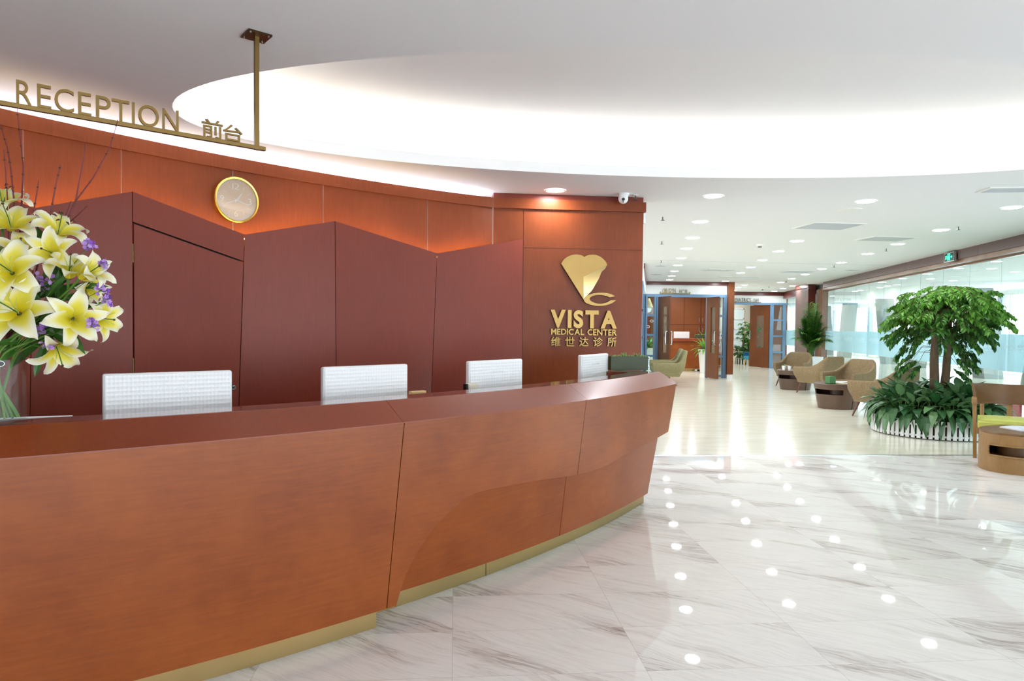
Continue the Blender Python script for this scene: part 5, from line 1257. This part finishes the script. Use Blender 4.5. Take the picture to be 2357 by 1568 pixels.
bigp = thing('potted_schefflera', 'leafy schefflera tree in the second clinic entrance', 'tree', (9.40, 27.4, 0)); m = MB(); m.tube([V(-.08, 0, 0), V(-.12, 0, .6), V(-.1, 0, 1.2)], [.05, .045, .03], 10); m.tube([V(.1, 0, 0), V(.14, 0, .6), V(.2, 0, 1.5)], [.045, .04, .03], 10); m.build('trunk', M['bark'], bigp, smooth=True)
m = MB(); r = random.Random(9)
for i in range(90):
    cl = r.choice(((-.1, .95, .36), (.12, 1.45, .42), (.0, 1.1, .42), (.3, 1.4, .3))); u = V(r.gauss(0, 1), r.gauss(0, 1), r.gauss(0, 1)).normalized() * cl[2] * r.random() ** .4; p = V(cl[0], 0, cl[1]) + u
    for k in range(7): a = k * 2 * PI / 7 + i; leaf_into(m, p, V(math.cos(a), math.sin(a), -.35), V(0, 0, 1), r.uniform(.13, .19), .055, .2, .3, r.random())
m.build('foliage', M['leaf_tree'], bigp, col=m.col)
rp2 = thing('fence_planter', 'small white picket planter at the foot of the schefflera', 'planter', (9.30, 26.9, 0)); 
for i in range(26): a = 2 * PI * i / 26; m = MB(); c = V(math.cos(a), math.sin(a), 0); m.obox(c * .48 + V(0, 0, .12), V(-c.y, c.x, 0) * .03, c * .006, (0, 0, .12)); m.build('picket', M['fence_white'], rp2)
m = MB(); m.lathe([(.45, .005), (.45, .18), (0, .2)], 32); m.build('soil', M['soil'], rp2)
for i in range(6):
    a = i * 2 * PI / 6 + .4; o = dup(ag[i % 3], (9.30 + .34 * math.cos(a), 26.9 + .34 * math.sin(a), .2), rnd.random() * 6, 'dark green ground cover plant at the foot of the schefflera', 'ground cover under the schefflera'); o.scale = (1.3, 1.3, 1.3)
# ---------------------------------------------------------------- bouquet on the counter
VC = Vector((-1.808, 2.405, 1.04)); VR, VH = .080, .225
vs = thing('glass_vase', 'clear glass cylinder vase of lilies at the left end of the counter', 'vase', tuple(VC))
m = MB(); m.lathe([(VR, 0), (VR, VH), (VR - .006, VH), (VR - .006, .012), (0.001, .012)], 64, cap=False); m.lathe([(.001, 0), (VR, 0)], 64, cap=False); m.build('vase_body', M['vase_glass'], vs, smooth=True, angle=40)
m = MB(); m.grid(lambda u, v: (lambda a, z: (math.cos(a) * (VR + .001), math.sin(a) * (VR + .001), VH - .012 + z))(math.radians(-52) + .17 * math.cos(v * 2 * PI) * u, .011 * math.sin(v * 2 * PI) * u), 3, 24); m.build('oval_badge', M['black'], vs)
m = MB(); m.tube([(math.cos(math.radians(-52) + .15 * math.cos(a)) * (VR + .0015), math.sin(math.radians(-52) + .15 * math.cos(a)) * (VR + .0015), VH - .012 + .0095 * math.sin(a)) for a in [2 * PI * i / 24 for i in range(25)]], .0012, 5, cap=False); m.build('badge_ring', M['white_gloss'], vs)
def petal_mesh(name, L, w, seed, curl):
    r = random.Random(seed); m = MB(); nu, nv = 12, 6; ph = r.random() * 6
    for i in range(nu + 1):
        s = i / nu; ang = .95 - 1.05 * s - curl * max(0, s - .55) ** 1.3 * 3.2; 
        if i == 0: c = V(.006, 0, 0)
        else: c = c + V(math.cos(a_prev), 0, math.sin(a_prev)) * (L / nu)
        a_prev = ang; nrm = V(-math.sin(ang), 0, math.cos(ang)); wd = w * (math.sin(PI * min(1, .10 + .9 * s ** .85)) ** .75) if s < .98 else w * .05
        for j in range(nv + 1):
            t = 2 * j / nv - 1; wav = .006 * math.sin(7 * s + ph) * t * s
            m.v.append(tuple(c + V(0, 1, 0) * (wd / 2 * t) + nrm * (wd * .16 * (t * t) * (1 - s * .5) + wav))); m.col.append(min(1, .04 + .58 * s ** 1.3 + .55 * t * t * (.3 + s * .7)))
    for i in range(nu):
        for j in range(nv): a = i * (nv + 1) + j; m.face((a, a + nv + 1, a + nv + 2, a + 1))
    o = m.build(name, M['petal'], None, smooth=True, angle=0, col=m.col); me = o.data; bpy.data.objects.remove(o); return me
PET = [petal_mesh('petal', .128, .066, 1, 1.1), petal_mesh('petal', .130, .050, 2, 1.6), petal_mesh('petal', .124, .068, 3, 2.0), petal_mesh('petal', .130, .050, 4, .8)]
m = MB(); m.tube([(0, 0, 0), (.012, 0, .05), (.03, 0, .085)], .0011, 5); m.col = [.5] * len(m.v); o = m.build('stamen', M['filament'], None); FIL = o.data; bpy.data.objects.remove(o)
m = MB(); m.tube([(.022, 0, .084), (.03, 0, .088), (.040, 0, .086)], [.0022, .0034, .002], 6); o = m.build('anther', M['anther'], None); ANT = o.data; bpy.data.objects.remove(o)
m = MB(); m.tube([(0, 0, 0), (.004, 0, .05), (.012, 0, .105)], [.0022, .0018, .002], 6); o = m.build('pistil', M['stem'], None, smooth=True); PIS = o.data; bpy.data.objects.remove(o)
m = MB(); m.lathe([(.001, .104), (.0045, .106), (.0045, .110), (.001, .112)], 8, (.012, 0, 0)); o = m.build('stigma', M['stigma'], None); STI = o.data; bpy.data.objects.remove(o)
def inst(name, me, par, mtx): o = bpy.data.objects.new(name, me); C.objects.link(o); o.parent = par; o.matrix_local = mtx; return o
def lily(key, label, d, scale, opened=1.0, roll=0):
    p = Vector(D['lily'][key]); z = Vector(d).normalized(); x = z.cross(V(0, 0, 1)); x = x.normalized() if x.length > .05 else V(1, 0, 0); y = z.cross(x)
    rt = bpy.data.objects.new('lily', None); C.objects.link(rt); rt.empty_display_size = .05; tag(rt, label, 'flower', 'yellow lilies in the vase')
    rt.location = p; r = random.Random(key)
    B = Matrix(((x.x, y.x, z.x), (x.y, y.y, z.y), (x.z, y.z, z.z))).to_4x4() @ Matrix.Rotation(roll, 4, 'Z') @ Matrix.Scale(scale, 4)
    for k in range(6):
        me = PET[(k % 2) + (2 if r.random() > .6 else 0)]; inst('petal', me, rt, B @ Matrix.Rotation(k * PI / 3 + r.uniform(-.1, .1), 4, 'Z') @ Matrix.Translation((0, 0, -.001 * (k % 2))) @ Matrix.Rotation((1 - opened) * -.55 + r.uniform(-.12, .12), 4, 'Y'))
    for k in range(6):
        s = inst('stamen', FIL, rt, B @ Matrix.Rotation(k * PI / 3 + .5, 4, 'Z'))
        if key in 'bn': a = bpy.data.objects.new('anther', ANT); C.objects.link(a); a.parent = s
    ps = inst('pistil', PIS, rt, B); a = bpy.data.objects.new('stigma', STI); C.objects.link(a); a.parent = ps
    # stem from the throat down through the vase mouth
    j = r.uniform(-1, 1); neck = VC + V(.045 * j, .03 * r.uniform(-1, 1), VH); foot = VC + V(-.045 * j + .01, .03 * r.uniform(-1, 1), .018)
    back = p - z * .07 - V(0, 0, .02); mid = back.lerp(neck, .5) + V(0, 0, .01) + (back - neck) * .0
    pts = [p - z * .002, back, mid, neck, foot]; m = MB(); Q = [v for v in pts]; out = []
    for i in range(len(Q) - 1):
        p0, p1, p2, p3 = Q[max(i - 1, 0)], Q[i], Q[i + 1], Q[min(i + 2, len(Q) - 1)]
        for k in range(6): t = k / 6; out.append(.5 * ((2 * p1) + (p2 - p0) * t + (2 * p0 - 5 * p1 + 4 * p2 - p3) * t * t + (3 * p1 - p0 - 3 * p2 + p3) * t ** 3))
    out.append(Q[-1]); m.tube([q - p for q in out], [.0042] * len(out), 7); m.build('stem', M['stem'], rt, smooth=True)
    return rt, back
FL = [('a', 'yellow lily high on the left, opening up toward the twigs', (.25, -.55, .75), 1.0, 1, .2), ('b', 'yellow lily at the top right showing dark brown anthers', (.55, -.35, .75), .98, 1, .1), ('c', 'yellow lily in the middle, below the one with brown anthers', (.25, -.9, .15), .85, .9, .5),
      ('d', 'large yellow lily at the left, second from the vase rim upward', (.30, -.88, .30), 1.12, 1.05, .3), ('e', 'yellow lily tucked behind the large left one', (.45, -.6, .6), .9, .9, .7), ('f', 'bell shaped yellow lily on the right, half open', (.45, -.35, .8), .9, .55, .0),
      ('g', 'pale greenish half closed lily bud pointing right', (.82, -.2, .42), .95, .15, .4), ('h', 'largest yellow lily facing forward, just above the vase', (.22, -.90, .32), 1.22, 1.08, .1), ('i', 'yellow lily on the lower right facing right', (.62, -.75, .05), .95, 1, .2),
      ('j', 'yellow lily farthest right, behind the lower right one', (.85, -.25, .0), .85, .9, .5), ('k', 'drooping yellow lily lowest on the right', (.60, -.35, -.70), 1.0, .7, .3), ('l', 'darker yellow lily seen from the side behind the right ones', (.8, -.1, -.15), .8, .6, 0),
      ('m', 'yellow lily cut by the left edge beside the largest one', (-.3, -.85, .1), 1.0, 1, 0), ('n', 'yellow lily at the top left edge', (.2, -.3, .9), .95, 1, .6)]
backs = {}
for a in FL: rt, bk = lily(*a); backs[a[0]] = (rt, bk)
# leaves belong to the nearest lily stem
for i, (p, q) in enumerate(D['leaves']):
    p, q = Vector(p), Vector(q); k = min(backs, key=lambda s: (backs[s][1] - p).length); rt = backs[k][0]
    m = MB(); dr = q - p; leaf_into(m, p - rt.location, dr, V(.3, -.8, .5), dr.length * 1.25, .034, .25, .15, .5, 4); m.col = []; m.build('leaf', M['leaf_lily'], rt)
r = random.Random(77)
for i in range(44):     # more foliage at the heart of the bouquet
    k = r.choice(list(backs)); rt, bk = backs[k]; p = VC.lerp(bk, r.uniform(.55, .95)) + V(r.uniform(-.02, .02), .03 * r.random(), VH * .35); p.z = max(p.z, VC.z + VH + .02)
    d = V(r.uniform(-.3, 1), r.uniform(-.5, .5), r.uniform(-.4, .9)); m = MB(); leaf_into(m, p - rt.location, d, V(.2, -.8, .4), r.uniform(.09, .15), r.uniform(.022, .034), .3, .3, .5, 4); m.col = []; m.build('leaf', M['leaf_lily'], rt)
for i, p in enumerate(D['statice']):
    p = Vector(p); labs = ['purple statice cluster in the centre between the left lilies', 'purple statice sprig at the upper right', 'purple statice sprig at the right by the lily bud', 'purple statice sprig at the right under the lily bud', 'purple statice sprig at the far right', 'purple statice sprig beside the farthest right lily', 'purple statice sprig left of the lower right lily', 'purple statice sprig under the largest lily', 'small purple statice sprig above the drooping lily', 'small purple statice sprig above the vase rim']
    k = thing('statice_sprig', labs[i], 'flower', tuple(p), 0, 'purple statice in the vase'); k.empty_display_size = .03
    m = MB(); fl_ = []; spread = .026 if i == 0 else .016; st = MB()
    base = VC + V(.02, 0, VH) - p; st.tube([base, base.lerp(V(0, 0, 0), .6) + V(0, 0, .02), V(0, 0, -.01)], .0013, 5)
    for f in range(46 if i == 0 else 24):
        c = V(r.gauss(0, spread * .6), r.gauss(0, spread * .6), r.gauss(0, spread * .6)); st.tube([V(0, 0, -.01), c], .0006, 4, cap=False)
        ax = V(r.gauss(0, 1), r.gauss(0, 1) - .8, r.gauss(0, 1)).normalized(); bx_ = ax.cross(V(0, 0, 1)).normalized(); by_ = ax.cross(bx_); vv_ = r.random()
        for t_ in range(5): a = t_ * 1.257; leaf_into(m, c, bx_ * math.cos(a) + by_ * math.sin(a) + ax * .5, ax, .009, .0085, .1, .2, vv_)
    m.build('florets', M['statice'], k, col=m.col); st.build('stem', M['stem'], k)
tl_ = ['red twig at the far left reaching the wall panel', 'long red twig at the left reaching the sign rail', 'long red twig rising to the letter R', 'short red twig in front of the first zigzag valley', 'red twig leaning right in front of the orange glow', 'long forked red twig reaching the sign', 'short red twig beside the forked one', 'short red twig leaning far right']
for i, pts in enumerate(D['twigs']):
    P = [Vector(p) for p in pts]; root = VC + V(.01, .01, VH - .02); k = thing('red_twig', tl_[i], 'twig', tuple(P[0]), 0, 'red twigs in the bouquet'); k.empty_display_size = .03
    full = [root, root.lerp(P[0], .5) + V(0, .02, 0)] + P; n = len(full)
    if i in (6, 7): full = [Vector(D['twigs'][5][0]) + V(0, .01 * i - .05, -.03)] + P; n = len(full)
    m = MB(); m.tube([q - P[0] for q in full], [.0042 - .0028 * j / (n - 1) for j in range(n)], 7); m.build('branch', M['twig'], k, smooth=True)
    if i == 5: m = MB(); m.tube([Vector(q) - P[0] for q in D['twig_fork']], [.0028, .002, .0013], 7); m.build('fork', M['twig'], k, smooth=True)
    m = MB()
    for a, c in zip(full[2:] if n > 3 else full[1:], full[3:] if n > 3 else full[2:]):
        for f in (.35, .8): q = a.lerp(c, f) - P[0]; m.obox(q, (.0028, 0, 0), (0, .0028, 0), (0, 0, .0022))
    if m.v and i < 6: m.build('bud_nodes', M['stigma'], k)
# ---------------------------------------------------------------- ceiling fittings
dl = thing('downlight', '', 'light', (0, 0, H), 0, 'round downlights')
m = MB(); m.lathe([(.098, 0), (.098, -.004), (.086, -.006), (.082, -.002)], 40, cap=False); m.build('trim_ring', M['white'], dl, smooth=True)
m = MB(); m.lathe([(.001, -.0035), (.083, -.0035)], 40, cap=False); m.build('lamp_diffuser', M['lamp'], dl)
names = ['lit round downlight in front of the logo wall'] + ['%s lit downlight from the front in the left ceiling row' % ORD[i] for i in range(9)] + ['%s lit downlight from the front in the middle ceiling row' % ORD[i] for i in range(7)] + ['%s lit downlight from the front in the row along the glass wall' % ORD[i] for i in range(9)] + \
    ['lit downlight near the second clinic entrance, first of three from the front on the left', 'lit downlight near the second clinic entrance, middle of three on the left', 'lit downlight beside the wood end panel, last of three', 'lit downlight near the column, nearest of the last three', 'lit downlight near the column, middle of the last three', 'lit downlight before the second clinic sign, last of three']
for i, (x, y) in enumerate(D['lights']):
    o = dl if i == 0 else dup(dl); o.location = (x, y, H - .001); o['label'] = names[i]
for x, y, lb in [(4.4 + .8 * (i % 3), 19.9 + 1.3 * (i // 3), 'added unseen downlight inside the first clinic room, %s counted from the entrance' % ORD[i]) for i in range(9)] + [ (5.6, 23.0, 'added unseen downlight over the clinic desk'), (8.5, 25.8, 'added unseen downlight inside the second clinic room'), (9.3, 28.2, 'added unseen downlight over the schefflera')]:  # lamps out of view, added to brighten the clinic rooms
    dup(dl, (x, y, H - .001), 0, lb, 'added unseen downlights inside the clinic rooms')
sk = thing('sprinkler', '', 'sprinkler', (0, 0, H), 0, 'ceiling sprinklers')
m = MB(); m.lathe([(.03, 0), (.03, -.004), (.012, -.008)], 20); m.build('escutcheon', M['white'], sk); m = MB(); m.tube([(0, 0, -.006), (0, 0, -.045)], .006, 8); m.build('stem', M['darksteel'], sk); m = MB(); m.lathe([(.002, -.043), (.022, -.045), (.022, -.048), (.002, -.05)], 16); m.build('deflector', M['darksteel'], sk)
sl = ['ceiling sprinkler beside the security camera'] + ['%s ceiling sprinkler along the left side from the front' % ORD[i] for i in range(3)] + ['%s ceiling sprinkler from the front along the glass wall side' % ORD[i] for i in range(5)] + ['ceiling sprinkler before the second clinic sign']
for i, (x, y) in enumerate(D['sprinklers']): o = sk if i == 0 else dup(sk); o.location = (x, y, H); o['label'] = sl[i]
sd = thing('smoke_detector', 'small white smoke detector in mid ceiling', 'smoke detector', (*D['smoke'][0], H), 0, 'smoke detectors'); m = MB(); m.lathe([(.055, 0), (.055, -.022), (.042, -.03)], 28); m.build('housing', M['white'], sd); m = MB(); m.lathe([(.03, -.03), (.028, -.05), (.01, -.052)], 20); m.build('sensor', M['darksteel'], sd)
dup(sd, (*D['smoke'][1], H), 0, 'small white smoke detector near the second clinic entrance')
m = MB(); m.lathe([(.12, 0), (.118, -.006), (.10, -.010)], 40); so = m.build('ceiling_speaker', M['white'], None, smooth=True); so.location = (*D['speaker'][0], H); tag(so, 'flat round white ceiling speaker above the left air vent', 'speaker')
M['vent_dark'] = mat('vent_shadow', (84, 88, 92), .6); M['vent_slat'] = mat('vent_slat', (196, 200, 204), .5)
vl = ['large square ceiling air vent, nearest the oval cove', 'large square ceiling air vent nearer the glass wall', 'small ceiling air vent far left', 'ceiling air vent far down the corridor on the right', 'tiny ceiling access panel at the left', 'tiny ceiling access panel farther left', 'tiny ceiling access panel near the glass wall fascia', 'long slot air vent far down the corridor', 'ceiling air vent cut by the right edge under the cove']
vq_ = D['vents'] + [D['slot'], [(4.30, 6.36), (4.22, 6.13), (4.95, 6.05), (5.02, 6.28)]]
for i, q in enumerate(vq_):
    P = [V(*p, 0) for p in q]; c = sum(P, V(0, 0, 0)) / 4; ex = ((P[2] - P[1]) + (P[3] - P[0])) / 2; ex = ex.normalized(); lx = ((P[2] - P[1]).length + (P[3] - P[0]).length) / 2
    ey = V(-ex.y, ex.x, 0); ly = abs(((P[0] - P[1]) + (P[3] - P[2])).dot(ey)) / 2
    vt = thing('ceiling_vent' if i not in (4, 5, 6) else 'access_panel', vl[i], 'vent' if i not in (4, 5, 6) else 'panel', (c.x, c.y, H), math.atan2(ex.y, ex.x), 'ceiling vents' if i not in (4, 5, 6) else 'ceiling access panels')
    hx, hy = lx / 2, ly / 2
    if i in (4, 5, 6): m = MB(); m.box(-hx, hx, -hy, hy, -.005, 0); m.build('panel', M['vent_slat'], vt); continue
    m = MB(); w = .03
    for a in ((-hx, hx, -hy, -hy + w), (-hx, hx, hy - w, hy), (-hx, -hx + w, -hy + w, hy - w), (hx - w, hx, -hy + w, hy - w)): m.box(*a, -.010, 0)
    m.build('frame', M['white'], vt); m = MB(); m.box(-hx + w, hx - w, -hy + w, hy - w, -.003, -.001); m.build('backing', M['vent_dark'], vt)
    n = max(2, int((2 * hy - 2 * w) / .032))
    for k in range(n): y = -hy + w + (2 * hy - 2 * w) * (k + .5) / n; m = MB(); m.obox((0, y, -.008), (hx - w, 0, 0), (0, .010, -.004), (0, .0006, .0012)); m.build('slat', M['vent_slat'], vt)
# camera dome
dc = thing('security_camera', 'white dome security camera on the ceiling above the logo wall', 'camera', (1.055, 6.60, H))
m = MB(); m.lathe([(.055, 0), (.055, -.018), (.050, -.022)], 36); m.build('base', M['white_gloss'], dc, smooth=True, angle=40)
m = MB(); m.lathe([(.046, -.02), (.047, -.05)] + [(.047 * math.cos(a), -.05 - .047 * math.sin(a)) for a in [PI / 2 * i / 8 for i in range(1, 9)]], 36, cap=False); m.build('dome', M['white_gloss'], dc, smooth=True, angle=60)
m = MB(); d = V(-.15, -1, -.15).normalized(); c = V(0, 0, -.055); m.tube([c + d * .040, c + d * .049], .015, 20); m.build('lens', M['black'], dc); m = MB(); c2_ = c + V(0, 0, -.025); m.tube([c2_ + d * .034, c2_ + d * .043], .007, 14); m.build('infrared_lamp', M['darksteel'], dc)
# exit sign on the fascia
E0, E1, E2, E3 = [Vector(p) for p in D['exit']]; sE = ((E0 - G0).dot(GE) + (E1 - G0).dot(GE)) / 2
ex_ = thing('exit_sign', 'green lit emergency exit sign with a running figure arrow on the fascia', 'sign', tuple(gl(sE, 2.59, -.19)))
ex_.location = (0, 0, 0); org = gl(sE, 2.585, -.20)
m = MB(); m.obox(org, GE * .18, GN * .018, (0, 0, .075)); m.build('housing', M['steel'], ex_); m = MB(); m.obox(org - GN * .0185, GE * .165, GN * .001, (0, 0, .062)); m.build('face_panel', M['exit_dark'], ex_)
m = MB(); ey = V(0, 0, 1); fo = org - GN * .0205
def er(x0, x1, z0, z1): m.obox(fo + GE * -((x0 + x1) / 2) + ey * ((z0 + z1) / 2), GE * ((x1 - x0) / 2), GN * .0004, (0, 0, (z1 - z0) / 2))
er(-.045, .045, .045, .056); er(-.045, -.035, -.055, .045); er(.035, .045, -.055, .045)          # doorway
m.prism([fo + GE * -x + ey * z for x, z in ((-.006, .034), (.006, .034), (.009, .024), (.004, .018), (-.004, .018), (-.009, .024))], -GN * .0008)
m.prism([fo + GE * -x + ey * z for x, z in ((-.018, .010), (-.004, .016), (.010, .012), (.024, .000), (.020, -.006), (.006, .002), (.004, -.012), (.016, -.028), (.010, -.050), (.002, -.048), (.004, -.030), (-.006, -.018), (-.020, -.040), (-.028, -.036), (-.010, -.006), (-.012, .002), (-.022, -.004), (-.026, .002))], -GN * .0008)
er(.065, .10, -.006, .006); m.prism([fo + GE * -x + ey * z for x, z in ((.095, .022), (.125, 0), (.095, -.022))], -GN * .0008)
line_text(m, '安全出口', -.13, -.06, .005, .028, fo, -GE, ey, GN, 0, .01, gap=.2); line_text(m, 'EXIT', -.13, -.06, -.028, -.005, fo, -GE, ey, GN, 0, .01, gap=.2)
m.build('lit_symbol', M['exit_green'], ex_); rebase(ex_, org)
# reflected-side lights of the hall beyond the glass
for i, (s, d) in enumerate(((1.5, 2.0), (4.5, 2.0), (7.5, 2.0), (10.5, 2.0), (13.5, 2.0), (17, 2.2), (1.5, 4.6), (4.5, 4.6), (7.5, 4.6), (10.5, 4.6), (14, 4.6), (18, 4.6), (22, 4.4))):
    p = gl(s, H - .001, d); dup(dl, tuple(p), 0, '%s lit downlight from the front in the %s row of the hall beyond the glass' % ((ORD[i], 'nearer') if i < 6 else (ORD[i - 6], 'farther')), 'downlights beyond the glass')
